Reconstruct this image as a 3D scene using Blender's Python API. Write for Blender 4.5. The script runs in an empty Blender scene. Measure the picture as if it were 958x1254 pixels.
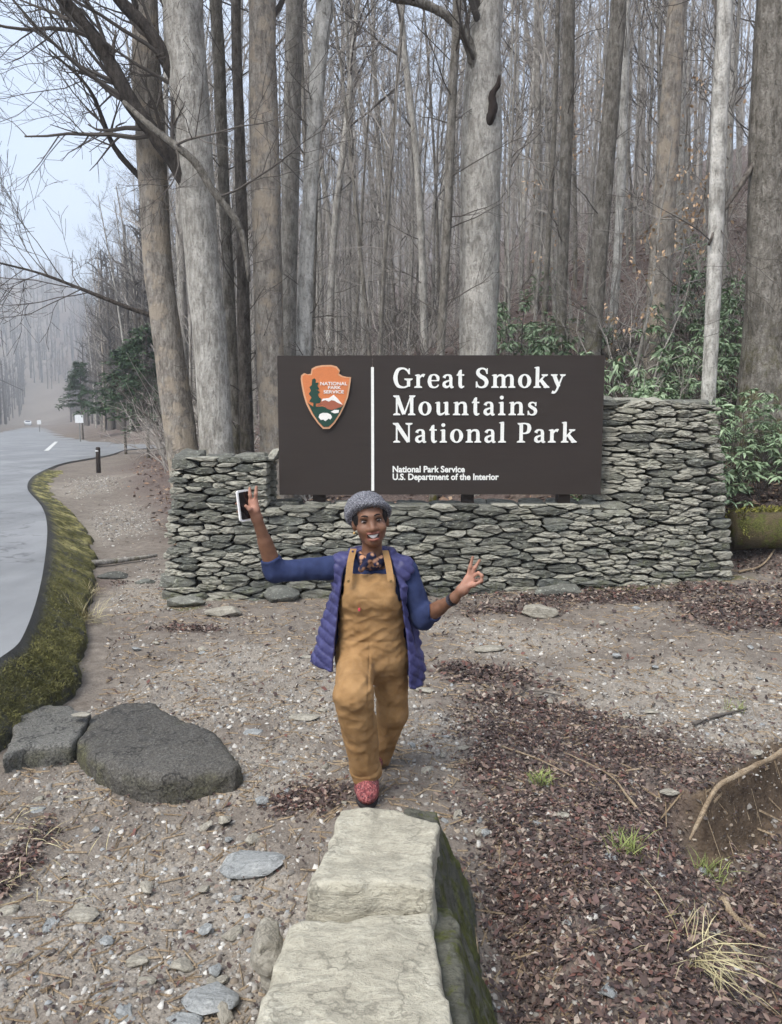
import bpy, bmesh, math, random
import numpy as np
from mathutils import Vector

scene = bpy.context.scene
C = scene.collection
PI = math.pi

# ------------------------------------------------------------------ camera
CAM_Z = 2.0
FPX = 940.0                                   # focal length in photograph pixels (958 x 1254)
PITCH = math.atan((627.0 - 515.0) / FPX)
cam_d = bpy.data.cameras.new('camera')
cam_d.sensor_fit = 'VERTICAL'
cam_d.sensor_height = 36.0
cam_d.lens = 36.0 * FPX / 1254.0
cam_d.clip_start = 0.05
cam_d.clip_end = 4000.0
cam = bpy.data.objects.new('camera', cam_d)
C.objects.link(cam)
cam.location = (0, 0, CAM_Z)
cam.rotation_euler = (PI / 2 - PITCH, 0, 0)
scene.camera = cam

# ------------------------------------------------------------------ world: overcast daylight
SUN_EL, SUN_AZ = math.radians(55), math.radians(-140)      # azimuth from +Y, clockwise
world = bpy.data.worlds.new('World')
scene.world = world
world.use_nodes = True
wt = world.node_tree
wt.nodes.clear()
w_out = wt.nodes.new('ShaderNodeOutputWorld')
w_bg = wt.nodes.new('ShaderNodeBackground')
w_sky = wt.nodes.new('ShaderNodeTexSky')
w_sky.sky_type = 'NISHITA'
w_sky.sun_disc = False
w_sky.sun_elevation = SUN_EL
w_sky.sun_rotation = SUN_AZ
w_sky.air_density = 1.0
w_sky.dust_density = 4.0
w_sky.ozone_density = 1.5
w_mix = wt.nodes.new('ShaderNodeMix')
w_mix.data_type = 'RGBA'
w_mix.inputs[0].default_value = 0.72
w_mix.inputs[7].default_value = (2.95, 3.4, 4.1, 1)         # even cloud deck
w_noise = wt.nodes.new('ShaderNodeTexNoise')
w_noise.inputs['Scale'].default_value = 2.2
w_noise.inputs['Detail'].default_value = 5
w_mr = wt.nodes.new('ShaderNodeMapRange')
w_mr.inputs[1].default_value = 0.3; w_mr.inputs[2].default_value = 0.7
w_mr.inputs[3].default_value = 0.55; w_mr.inputs[4].default_value = 0.92
w_tc = wt.nodes.new('ShaderNodeTexCoord')
wt.links.new(w_tc.outputs['Generated'], w_noise.inputs['Vector'])
wt.links.new(w_noise.outputs['Fac'], w_mr.inputs[0])
wt.links.new(w_mr.outputs[0], w_mix.inputs[0])
wt.links.new(w_sky.outputs[0], w_mix.inputs[6])
wt.links.new(w_mix.outputs[2], w_bg.inputs[0])
w_bg.inputs[1].default_value = 0.115
wt.links.new(w_bg.outputs[0], w_out.inputs[0])

sun_d = bpy.data.lights.new('sun', 'SUN')
sun_d.energy = 1.5
sun_d.angle = math.radians(32)
sun_d.color = (1.0, 0.97, 0.92)
sun = bpy.data.objects.new('sun', sun_d)
C.objects.link(sun)
# the direction the light comes from
_sd = Vector((math.sin(SUN_AZ) * math.cos(SUN_EL), math.cos(SUN_AZ) * math.cos(SUN_EL), math.sin(SUN_EL)))
sun.rotation_euler = _sd.to_track_quat('Z', 'Y').to_euler()

scene.view_settings.view_transform = 'Standard'
scene.view_settings.look = 'None'
scene.view_settings.gamma = 1.0
scene.view_settings.use_curve_mapping = False
scene.view_settings.exposure = 1.52
scene.render.engine = 'CYCLES'
scene.cycles.use_denoising = True
scene.cycles.use_adaptive_sampling = True
scene.cycles.adaptive_threshold = 0.03
scene.cycles.max_bounces = 5
scene.cycles.diffuse_bounces = 3
scene.cycles.glossy_bounces = 2
scene.cycles.transmission_bounces = 2
scene.cycles.volume_bounces = 0
scene.cycles.transparent_max_bounces = 4

rng = np.random.default_rng(7)
random.seed(7)

# ------------------------------------------------------------------ helpers
_cp, _sp = math.cos(PITCH), math.sin(PITCH)
def ray(px, py):
    """world direction through a photograph pixel, used to measure where things stand"""
    a = (px - 479.0) / FPX; b = (627.0 - py) / FPX
    return np.array([a, _cp + b * _sp, -_sp + b * _cp])
def at_y(px, py, y):
    d = ray(px, py); return np.array([0, 0, CAM_Z]) + d * (y / d[1])
def at_z(px, py, z=0.0):
    d = ray(px, py); return np.array([0, 0, CAM_Z]) + d * ((z - CAM_Z) / d[2])

NTAB = (np.random.default_rng(1234).random(64 ** 3) * 2 - 1).astype(np.float32)
def vnoise(x, y, z=0.0):
    """value noise in [-1, 1]"""
    x, y, z = np.broadcast_arrays(np.asarray(x, np.float32), np.asarray(y, np.float32), np.asarray(z, np.float32))
    ix, iy, iz = np.floor(x), np.floor(y), np.floor(z)
    fx, fy, fz = x - ix, y - iy, z - iz
    fx = fx * fx * (3 - 2 * fx); fy = fy * fy * (3 - 2 * fy); fz = fz * fz * (3 - 2 * fz)
    ix = ix.astype(np.int32) & 63; iy = iy.astype(np.int32) & 63; iz = iz.astype(np.int32) & 63
    X = (ix << 12, ((ix + 1) & 63) << 12); Y = (iy << 6, ((iy + 1) & 63) << 6); Z = (iz, (iz + 1) & 63)
    c = []
    for a in (0, 1):
        for b in (0, 1):
            q = X[a] + Y[b]; u = NTAB[q + Z[0]]; c.append(u + (NTAB[q + Z[1]] - u) * fz)
    u = c[0] + (c[1] - c[0]) * fy; w = c[2] + (c[3] - c[2]) * fy
    return u + (w - u) * fx
def fbm(x, y, z=0.0, oct=4, gain=0.5):
    r = 0; a = 1.0; s = 0
    for o in range(oct):
        r = r + a * vnoise(np.asarray(x) * 2 ** o + 17.3 * o, np.asarray(y) * 2 ** o + 5.1 * o, np.asarray(z) * 2 ** o + 9.7 * o)
        s += a; a *= gain
    return r / s
def sstep(a, b, x):
    t = np.clip((x - a) / (b - a), 0, 1); return t * t * (3 - 2 * t)

def link(o, parent=None):
    C.objects.link(o)
    if parent is not None:
        o.parent = parent
        o.matrix_parent_inverse = parent.matrix_world.inverted() if False else o.matrix_parent_inverse
    return o
def tag(o, label=None, cat=None, group=None, kind=None):
    if label: o['label'] = label
    if cat: o['category'] = cat
    if group: o['group'] = group
    if kind: o['kind'] = kind
    return o
def empty(name, loc=(0, 0, 0), rz=0.0):
    o = bpy.data.objects.new(name, None)
    o.empty_display_size = 0.1
    o.location = loc; o.rotation_euler = (0, 0, rz)
    C.objects.link(o)
    return o
def mesh_data(name, V, F, smooth=True, cols=None):
    """V (n,3); F an (m,k) array or list of faces; cols: dict name -> (n,4) float colours"""
    me = bpy.data.meshes.new(name)
    V = np.asarray(V, np.float32)
    if isinstance(F, np.ndarray):
        m, k = F.shape
        me.vertices.add(len(V)); me.vertices.foreach_set('co', V.ravel())
        me.loops.add(m * k); me.loops.foreach_set('vertex_index', F.astype(np.int32).ravel())
        me.polygons.add(m)
        me.polygons.foreach_set('loop_start', np.arange(0, m * k, k, dtype=np.int32))
        me.polygons.foreach_set('loop_total', np.full(m, k, np.int32))
        me.update(calc_edges=True)
    else:
        me.from_pydata([tuple(map(float, v)) for v in V], [], F)
    if smooth:
        me.polygons.foreach_set('use_smooth', np.ones(len(me.polygons), bool))
    if cols:
        for n, c in cols.items():
            at = me.color_attributes.new(n, 'FLOAT_COLOR', 'POINT')
            c = np.asarray(c, np.float32)
            if c.ndim == 1: c = np.stack([c, c, c, np.ones_like(c)], 1)
            at.data.foreach_set('color', c.ravel())
    me.update()
    return me
def obj(name, V, F, mat, parent=None, smooth=True, cols=None, base=(0, 0, 0)):
    """one mesh object; vertices given in the space of the parent (or of the world), its origin moved to base"""
    base = np.asarray(base, float)
    me = mesh_data(name, np.asarray(V, float) - base, F, smooth, cols)
    if mat is not None: me.materials.append(mat)
    o = bpy.data.objects.new(name, me)
    o.location = base
    C.objects.link(o)
    if parent is not None: o.parent = parent
    return o
class MB:
    """collects pieces of one mesh"""
    def __init__(s): s.v = []; s.f = []; s.n = 0
    def add(s, V, F):
        V = np.asarray(V, float); n = s.n
        s.v.append(V); s.f += [tuple([i + n for i in f]) for f in F]; s.n += len(V)
    def box(s, a, b):
        (x0, y0, z0), (x1, y1, z1) = a, b
        s.add([(x0, y0, z0), (x1, y0, z0), (x1, y1, z0), (x0, y1, z0), (x0, y0, z1), (x1, y0, z1), (x1, y1, z1), (x0, y1, z1)],
              [(3, 2, 1, 0), (4, 5, 6, 7), (0, 1, 5, 4), (1, 2, 6, 5), (2, 3, 7, 6), (3, 0, 4, 7)])
    def prism_y(s, pts, y0, y1):
        """polygon in x,z extruded from y0 (front) to y1; counter-clockwise seen from -y"""
        n = len(pts)
        V = [(x, y0, z) for x, z in pts] + [(x, y1, z) for x, z in pts]
        F = [tuple(range(n)), tuple(range(2 * n - 1, n - 1, -1))]
        F += [(i, i + n, (i + 1) % n + n, (i + 1) % n) for i in range(n)]
        s.add(V, F)
    def tube(s, P, R, k=8, cap=True):
        V, F = tube(P, R, k, cap); s.add(V, F)
    def out(s, name, mat, parent=None, smooth=False, base=(0, 0, 0)):
        return obj(name, np.concatenate(s.v), s.f, mat, parent, smooth, None, base)
def frames(P):
    P = np.asarray(P, float)
    T = np.empty_like(P); T[1:-1] = P[2:] - P[:-2]; T[0] = P[1] - P[0]; T[-1] = P[-1] - P[-2]; T /= np.sqrt((T * T).sum(1))[:, None] + 1e-9
    ref = np.array([1.0, 0, 0]) if abs(T[0][0]) < 0.8 else np.array([0, 1.0, 0])
    if len(P) > 12 or np.abs(T @ T[0]).min() < 0.5:
        U = []; u = ref
        for t in T:
            u = u - t * np.dot(u, t); u = u / (np.linalg.norm(u) + 1e-9); U.append(u)
        U = np.array(U)
    else:
        U = ref - T * (T @ ref)[:, None]; U /= np.linalg.norm(U, axis=1)[:, None] + 1e-9
    W = np.stack([T[:, 1] * U[:, 2] - T[:, 2] * U[:, 1], T[:, 2] * U[:, 0] - T[:, 0] * U[:, 2], T[:, 0] * U[:, 1] - T[:, 1] * U[:, 0]], 1)
    return T, U, W
_TF = {}
def tube(P, R, k=8, cap=True, wob=None):
    P = np.asarray(P, float); n = len(P); R = np.broadcast_to(np.asarray(R, float), (n,))
    T, U, W = frames(P)
    a = np.arange(k) * 2 * PI / k
    rr = R[:, None] * (np.ones((n, k)) if wob is None else wob)
    V = P[:, None, :] + rr[:, :, None] * (np.cos(a)[None, :, None] * U[:, None, :] + np.sin(a)[None, :, None] * W[:, None, :])
    V = V.reshape(-1, 3)
    F = _TF.get((n, k))
    if F is None:
        F = _TF[(n, k)] = [(i * k + j, i * k + (j + 1) % k, (i + 1) * k + (j + 1) % k, (i + 1) * k + j) for i in range(n - 1) for j in range(k)]
    F = list(F)
    if cap:
        F.append(tuple(range(k - 1, -1, -1))); F.append(tuple((n - 1) * k + j for j in range(k)))
    return V, F
def catmull(P, per=6):
    P = np.asarray(P, float)
    Q = np.vstack([2 * P[0] - P[1], P, 2 * P[-1] - P[-2]])
    out = []
    for i in range(1, len(Q) - 2):
        for t in np.linspace(0, 1, per, endpoint=False):
            p0, p1, p2, p3 = Q[i - 1], Q[i], Q[i + 1], Q[i + 2]
            out.append(0.5 * (2 * p1 + (p2 - p0) * t + (2 * p0 - 5 * p1 + 4 * p2 - p3) * t * t + (3 * p1 - p0 - 3 * p2 + p3) * t ** 3))
    out.append(P[-1])
    return np.array(out)

# signed-distance modelling: sample a field on a grid, take its zero surface
def surface_nets(D, org, h):
    S = D < 0
    nx, ny, nz = D.shape
    c = [S[a:nx - 1 + a, b:ny - 1 + b, d:nz - 1 + d] for a in (0, 1) for b in (0, 1) for d in (0, 1)]
    s = sum(x.astype(np.int8) for x in c)
    act = (s > 0) & (s < 8)
    idx = np.argwhere(act)
    vid = np.full(act.shape, -1, np.int32); vid[act] = np.arange(len(idx))
    acc = np.zeros((len(idx), 3)); cnt = np.zeros(len(idx))
    corners = [(a, b, d) for a in (0, 1) for b in (0, 1) for d in (0, 1)]
    for i in range(8):
        for j in range(i + 1, 8):
            A, B = corners[i], corners[j]
            if sum(abs(p - q) for p, q in zip(A, B)) != 1: continue
            da = D[idx[:, 0] + A[0], idx[:, 1] + A[1], idx[:, 2] + A[2]]
            db = D[idx[:, 0] + B[0], idx[:, 1] + B[1], idx[:, 2] + B[2]]
            m = (da < 0) != (db < 0)
            t = np.where(m, da / np.where(m, da - db, 1), 0)
            p = np.array(A)[None] + t[:, None] * (np.array(B) - np.array(A))[None]
            acc += p * m[:, None]; cnt += m
    V = (idx + acc / cnt[:, None]) * h + np.asarray(org)[None]
    quads = []
    for ax in range(3):
        sl0 = [slice(1, -1)] * 3; 
        a_ = [slice(1, nx - 1), slice(1, ny - 1), slice(1, nz - 1)]
        b_ = list(a_)
        a_[ax] = slice(0, D.shape[ax] - 1); b_[ax] = slice(1, D.shape[ax])
        sa, sb = S[tuple(a_)], S[tuple(b_)]
        e = np.argwhere(sa != sb)
        if len(e) == 0: continue
        flip = sa[e[:, 0], e[:, 1], e[:, 2]]
        g = e.copy()
        for k in range(3):
            if k != ax: g[:, k] += 1
        o1, o2 = [k for k in range(3) if k != ax]
        def vv(d1, d2):
            q = g.copy(); q[:, o1] -= d1; q[:, o2] -= d2
            return vid[q[:, 0], q[:, 1], q[:, 2]]
        q = np.stack([vv(1, 1), vv(0, 1), vv(0, 0), vv(1, 0)], 1)
        fl = flip if ax != 1 else ~flip
        q[~fl] = q[~fl][:, ::-1]
        quads.append(q)
    return V, np.concatenate(quads)
def sdf_mesh(f, lo, hi, h, block=12, slack=1.6):
    """sparse sampling: blocks away from the surface only keep their sign"""
    lo = np.asarray(lo, float); hi = np.asarray(hi, float)
    nb = np.ceil((hi - lo) / (h * block)).astype(int)
    n = nb * block + 1
    D = np.empty(tuple(n), np.float32)
    cx = [lo[k] + (np.arange(nb[k]) + 0.5) * h * block for k in range(3)]
    G = np.stack(np.meshgrid(*cx, indexing='ij'), -1).reshape(-1, 3)
    dc = f(G[:, 0], G[:, 1], G[:, 2]).reshape(tuple(nb))
    D[:] = np.pad(np.repeat(np.repeat(np.repeat(dc, block, 0), block, 1), block, 2), [(0, 1)] * 3, mode='edge')
    near = np.argwhere(np.abs(dc) < h * block * 0.87 * slack)
    o = np.arange(block + 1)
    loc = np.stack(np.meshgrid(o, o, o, indexing='ij'), -1).reshape(-1, 3)
    for k in range(0, len(near), 160):
        b = near[k:k + 160]
        I = (b[:, None, :] * block + loc[None]).reshape(-1, 3)
        P = lo + I * h
        D[I[:, 0], I[:, 1], I[:, 2]] = f(P[:, 0], P[:, 1], P[:, 2])
    return surface_nets(D, lo, h)
def relax(V, F, it=1, lam=0.5):
    """Laplacian smoothing over quads"""
    n = len(V)
    for _ in range(it):
        a = np.concatenate([F[:, i] for i in (0, 1, 2, 3)]); b = np.concatenate([F[:, i] for i in (1, 2, 3, 0)])
        c = np.bincount(a, minlength=n) + np.bincount(b, minlength=n)
        S = np.stack([np.bincount(a, V[b, k], n) + np.bincount(b, V[a, k], n) for k in range(3)], 1)
        V = V + lam * (S / np.maximum(c, 1)[:, None] - V)
    return V
def smin(a, b, k):
    h = np.clip(0.5 + 0.5 * (b - a) / k, 0, 1)
    return b + (a - b) * h - k * h * (1 - h)
def smax(a, b, k): return -smin(-a, -b, k)
def sd_cone(x, y, z, a, b, ra, rb):
    """capsule whose radius runs from ra to rb"""
    a = np.asarray(a, float); b = np.asarray(b, float); ba = b - a
    px, py, pz = x - a[0], y - a[1], z - a[2]
    t = np.clip((px * ba[0] + py * ba[1] + pz * ba[2]) / max(ba.dot(ba), 1e-9), 0, 1)
    return np.sqrt((px - ba[0] * t) ** 2 + (py - ba[1] * t) ** 2 + (pz - ba[2] * t) ** 2) - (ra + (rb - ra) * t)
def sd_ell(x, y, z, c, r):
    px, py, pz = (x - c[0]) / r[0], (y - c[1]) / r[1], (z - c[2]) / r[2]
    k0 = np.sqrt(px ** 2 + py ** 2 + pz ** 2)
    k1 = np.sqrt((px / r[0]) ** 2 + (py / r[1]) ** 2 + (pz / r[2]) ** 2)
    return k0 * (k0 - 1) / np.maximum(k1, 1e-9)
def sd_chain(x, y, z, P, R, k=0.02):
    d = None
    for i in range(len(P) - 1):
        e = sd_cone(x, y, z, P[i], P[i + 1], R[i], R[i + 1])
        d = e if d is None else smin(d, e, k)
    return d

# ------------------------------------------------------------------ materials
class NT:
    def __init__(s, name, rough=0.8, spec=0.3):
        s.m = bpy.data.materials.new(name); s.m.use_nodes = True
        s.t = s.m.node_tree; s.b = s.t.nodes['Principled BSDF']
        s.b.inputs['Roughness'].default_value = rough
        s.b.inputs['Specular IOR Level'].default_value = spec
        s._oc = None
    def lk(s, a, b): s.t.links.new(a, b)
    def new(s, t): return s.t.nodes.new(t)
    def coord(s, scale=(1, 1, 1), kind='Object', rnd=False):
        tc = s.new('ShaderNodeTexCoord'); mp = s.new('ShaderNodeMapping')
        mp.inputs['Scale'].default_value = scale
        s.lk(tc.outputs[kind], mp.inputs['Vector'])
        if rnd:
            oi = s.new('ShaderNodeObjectInfo'); mu = s.new('ShaderNodeMath'); mu.operation = 'MULTIPLY'; mu.inputs[1].default_value = 57.0
            s.lk(oi.outputs['Random'], mu.inputs[0]); s.lk(mu.outputs[0], mp.inputs['Location'])
        return mp.outputs[0]
    def noise(s, vec, scale, detail=4, rough=0.55, dist=0.0):
        n = s.new('ShaderNodeTexNoise'); n.inputs['Scale'].default_value = scale; n.inputs['Detail'].default_value = detail
        n.inputs['Roughness'].default_value = rough; n.inputs['Distortion'].default_value = dist
        s.lk(vec, n.inputs['Vector']); return n.outputs['Fac']
    def voro(s, vec, scale, feat='F1', out='Distance', rnd=1.0):
        n = s.new('ShaderNodeTexVoronoi'); n.feature = feat; n.inputs['Scale'].default_value = scale
        n.inputs['Randomness'].default_value = rnd
        s.lk(vec, n.inputs['Vector']); return n.outputs[out]
    def ramp(s, fac, stops, interp='LINEAR'):
        r = s.new('ShaderNodeValToRGB'); r.color_ramp.interpolation = interp
        e = r.color_ramp.elements
        while len(e) < len(stops): e.new(0.5)
        for el, (p, c) in zip(e, stops):
            el.position = p; el.color = (*c, 1) if isinstance(c, tuple) else (c, c, c, 1)
        s.lk(fac, r.inputs[0]); return r.outputs[0]
    def mix(s, fac, a, b, mode='MIX'):
        n = s.new('ShaderNodeMix'); n.data_type = 'RGBA'; n.blend_type = mode
        for v, i in ((fac, 0), (a, 6), (b, 7)):
            if hasattr(v, 'links'): s.lk(v, n.inputs[i])
            elif isinstance(v, tuple): n.inputs[i].default_value = (*v, 1)
            else: n.inputs[i].default_value = v
        return n.outputs[2]
    def math(s, op, a, b=0.0, clamp=False):
        n = s.new('ShaderNodeMath'); n.operation = op; n.use_clamp = clamp
        for v, i in ((a, 0), (b, 1)):
            if hasattr(v, 'links'): s.lk(v, n.inputs[i])
            else: n.inputs[i].default_value = v
        return n.outputs[0]
    def attr(s, name, chan=None):
        n = s.new('ShaderNodeAttribute'); n.attribute_name = name
        if chan is None: return n.outputs['Color']
        sp = s.new('ShaderNodeSeparateColor'); s.lk(n.outputs['Color'], sp.inputs[0]); return sp.outputs[chan]
    def rnd(s): return s.new('ShaderNodeObjectInfo').outputs['Random']
    def sepz(s, vec, k=2):
        n = s.new('ShaderNodeSeparateXYZ'); s.lk(vec, n.inputs[0]); return n.outputs[k]
    def normal_z(s):
        g = s.new('ShaderNodeNewGeometry'); return s.sepz(g.outputs['Normal'])
    def color(s, c):
        if hasattr(c, 'links'): s.lk(c, s.b.inputs['Base Color'])
        else: s.b.inputs['Base Color'].default_value = (*c, 1)
        return s
    def bump(s, h, strength=0.5, dist=0.02):
        n = s.new('ShaderNodeBump'); n.inputs['Strength'].default_value = strength; n.inputs['Distance'].default_value = dist
        s.lk(h, n.inputs['Height']); s.lk(n.outputs[0], s.b.inputs['Normal']); return s
    def rough(s, v): s.lk(v, s.b.inputs['Roughness']); return s
def L(r, g, b):
    """sRGB 0-255 to linear"""
    f = lambda c: (c / 12.92 if c <= 0.04045 else ((c + 0.055) / 1.055) ** 2.4)
    return (f(r / 255), f(g / 255), f(b / 255))
def plain(name, col, rough=0.7, spec=0.3):
    n = NT(name, rough, spec); v = n.coord((1, 1, 1))
    f = n.noise(v, 30, 3)
    n.color(n.mix(f, tuple(c * 0.86 for c in col), tuple(min(1, c * 1.12) for c in col)))
    return n.m
# ================================================================== GROUND
ROAD_Z = 0.40
E_PTS = np.array([(-7.5, 0.5), (-5.0, 2.2), (-3.3, 3.5), (-2.72, 4.25), (-2.64, 5.06), (-2.82, 5.8), (-3.67, 7.96), (-5.2, 11.5), (-6.6, 14.4),
                  (-8.6, 18.1), (-10.2, 21.8), (-11.6, 26), (-12.6, 30), (-13.2, 36), (-14.6, 43), (-13.0, 47)], float)   # asphalt edge, then the side lane
E_PTS = catmull(E_PTS, 6)
E_FAR = np.array([(-13.0, 47), (-16.5, 52), (-24, 61), (-33, 78), (-42, 100), (-64, 150), (-100, 230), (-140, 330)], float)
FOOT = np.array([(14, -8), (8, 3), (4.9, 8.4), (3.4, 10.0), (0, 10.8), (-3.0, 11.6), (-5.4, 17), (-9, 26), (-12.3, 40), (-12.0, 47), (-15, 51.5), (-22, 61), (-30, 78), (-39, 100), (-60, 150), (-96, 230), (-136, 330)], float)

def side_dist(x, y, P):
    """distance to a polyline, positive on its right-hand side (walking along it)"""
    best = np.full(np.shape(x), 1e9); sg = np.ones(np.shape(x))
    for i in range(len(P) - 1):
        a, b = P[i], P[i + 1]; ba = b - a
        t = np.clip(((x - a[0]) * ba[0] + (y - a[1]) * ba[1]) / ba.dot(ba), 0, 1)
        dx, dy = x - a[0] - ba[0] * t, y - a[1] - ba[1] * t
        d = np.hypot(dx, dy); m = d < best
        best = np.where(m, d, best); sg = np.where(m, np.where(dx * ba[1] - dy * ba[0] > 0, 1.0, -1.0), sg)
    return best * sg
def in_poly(x, y, P):
    r = np.zeros(np.shape(x), bool); n = len(P); j = n - 1
    for i in range(n):
        (xi, yi), (xj, yj) = P[i], P[j]
        c = ((yi > y) != (yj > y)) & (x < (xj - xi) * (y - yi) / (yj - yi + 1e-12) + xi)
        r ^= c; j = i
    return r
E_ALL = np.vstack([E_PTS[::6], E_FAR[1:]])
GULLY_ROOT = np.array([(1.40, 4.42), (1.50, 4.10), (1.68, 3.98), (2.0, 4.25), (2.36, 4.60), (3.0, 4.85), (4.2, 4.9)], float)
GULLY_NEAR = np.array([(4.2, 1.0), (1.05, 1.0), (0.98, 2.0), (1.10, 2.9), (1.20, 3.5), (1.32, 4.2)], float)
GULLY = np.vstack([GULLY_ROOT, GULLY_NEAR])

def ground_z(x, y):
    x = np.asarray(x, float); y = np.asarray(y, float)
    z = 0.30 * sstep(9, 24, y) + 0.10 * sstep(24, 50, y)
    z = z + 0.055 * np.clip(x, 0, 4) * sstep(5, 8, y)
    # crest where the path meets the stone blocks
    z = z + 0.06 * np.exp(-(((x + 0.12) / 0.55) ** 2 + ((y - 3.75) / 0.65) ** 2))
    # bank on the right of the blocks
    z = z + 0.10 * np.exp(-(((x - 0.8) / 0.35) ** 2 + ((y - 3.2) / 1.3) ** 2)) - 0.12 * np.exp(-(((x - 0.45) / 0.14) ** 2)) * sstep(3.6, 2.8, y)
    # low lying ground at the left bottom
    z = z - 0.06 * np.exp(-(((x + 1.2) / 0.7) ** 2 + ((y - 3.2) / 0.9) ** 2))
    # gully
    ins = in_poly(x, y, GULLY)
    dr = np.abs(side_dist(x, y, GULLY_ROOT)); dn = np.abs(side_dist(x, y, GULLY_NEAR))
    dep = 0.36 * np.minimum(sstep(0.0, 0.16, dr), sstep(0, 0.42, dn))
    z = z - np.where(ins, dep * (1 + 0.30 * fbm(x * 4, y * 4, 12.0, 3)) + 0.05 * fbm(x * 7, y * 7, 21.0, 3) * sstep(0, .1, dr) * sstep(0, .2, dn), 0)
    # hillside
    s = side_dist(x, y, FOOT)
    hs = np.clip(s, 0, None)
    hill = 0.29 * hs + 0.25 * np.clip(hs - 5, 0, None) + 0.10 * np.clip(hs - 30, 0, None)
    cap = 7 + 85 * sstep(-14, 45, x + 0.25 * y)
    hill = cap * (1 - np.exp(-hill / cap))
    bank = 0.5 * sstep(0, 1.6, s) * sstep(2.5, 4.5, x) * sstep(16, 9, y)
    z = z + hill + bank + 0.35 * sstep(0, 6, s) * fbm(x * 0.22, y * 0.22, 3.0, 3)
    # road bed
    r = -side_dist(x, y, E_ALL)                          # positive to the left of the asphalt edge
    wid = 0.34 + 0.25 * sstep(6, 11, y)
    k = sstep(-wid, 0.0, r)
    z = z * (1 - k) + (ROAD_Z - 0.07) * k
    # other side of the road: rises into the far woods
    l = np.clip(r - 9.5, 0, None)
    z = z + np.minimum(0.10 * l * sstep(0, 10, l), 30) * sstep(20, 60, y)
    # far ridge that closes the valley
    z = z + 78 * sstep(240, 600, y + 0.15 * np.abs(x + 150))
    return z
def ground_fine(x, y):
    near = sstep(16, 9, np.hypot(x, y))
    r = -side_dist(x, y, E_ALL)
    near = near * sstep(-0.1, -0.4, r)
    return ground_z(x, y) + near * (0.030 * fbm(x * 2.1, y * 2.1, 1.0, 3) + 0.016 * fbm(x * 9, y * 9, 2.0, 3) + 0.006 * fbm(x * 28, y * 28, 4.0, 2))

def blob(x, y, px, py, rx, ry, z=0.0, rot=0.0):
    """soft ellipse on the ground, centre measured from the photograph, radii in metres"""
    c = at_z(px, py, z)
    dx, dy = x - c[0], y - c[1]
    ca, sa = math.cos(rot), math.sin(rot)
    u, v = (dx * ca + dy * sa) / rx, (-dx * sa + dy * ca) / ry
    return np.exp(-(u * u + v * v) * 1.2)
def zones(x, y):
    """what the ground is made of: dark leaf litter, pale gravel, moss, bare brown dirt"""
    n1 = fbm(x * 1.1, y * 1.1, 8.0, 4); n2 = fbm(x * 3.7, y * 3.7, 5.0, 3)
    s = side_dist(x, y, FOOT)
    leaf = sstep(-0.6, 0.6, s + 0.5 * n1)
    bank = sstep(0.28, 0.60, x + 0.14 * n2) * sstep(5.75, 4.75, y + 0.42 * x + 0.55 * n1 + 0.55 * n2)
    bank = bank * (0.45 + 0.55 * sstep(-0.40, 0.30, fbm(x * 5.5, y * 5.5, 77.0, 3)))
    leaf = np.maximum(leaf, bank)
    for a in ((600, 830, 0.6, 0.26, 0, -0.5), (680, 875, 0.7, 0.24, 0, -0.4), (800, 745, 2.6, 0.40, 0, 0), (640, 755, 0.7, 0.25), (930, 770, 0.9, 0.7),
              (380, 985, 0.3, 0.22), (8, 1060, 0.12, 0.5), (110, 720, 0.4, 0.6), (240, 770, 0.4, 0.2)):
        leaf = np.maximum(leaf, 0.85 * sstep(0.22, 0.85, blob(x, y, *a) + 0.32 * n2))
    grav = 0.25 + 0.15 * n1
    for a in ((300, 830, 1.0, 1.2), (420, 860, 0.7, 0.9), (200, 720, 0.9, 1.6), (160, 640, 1.2, 4), (140, 600, 1.5, 7), (840, 850, 1.5, 0.85), (640, 790, 1.0, 0.5), (150, 1100, 0.6, 0.8), (260, 1140, 0.5, 0.8), (330, 940, 0.5, 0.5),
              (560, 900, 0.4, 0.5), (100, 960, 0.3, 0.3), (930, 900, 0.7, 0.4), (560, 770, 0.7, 0.3)):
        grav = np.maximum(grav, sstep(0.2, 0.75, blob(x, y, *a) + 0.25 * n2))
    leaf = np.clip(leaf, 0, 1); grav = np.clip(grav * (1 - 0.8 * leaf), 0, 1)
    moss = 0 * x
    for a in ((750, 735, 0.75, 0.16), (230, 745, 0.25, 0.15), (880, 730, 0.4, 0.2)):
        moss = np.maximum(moss, sstep(0.3, 0.7, blob(x, y, *a) + 0.3 * n2))
    moss = np.maximum(moss, 0.45 * sstep(0.35, 0.6, fbm(x * 0.5, y * 0.5, 31.0, 4)) * sstep(1, 4, s))
    dirt = np.where(in_poly(x, y, GULLY), sstep(0.30, 0.05, 0.10 * n2 + np.abs(side_dist(x, y, GULLY_ROOT + np.array([0.05, -0.08])))), 0) * sstep(1.5, 1.7, x)
    return leaf, grav, moss, dirt

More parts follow.
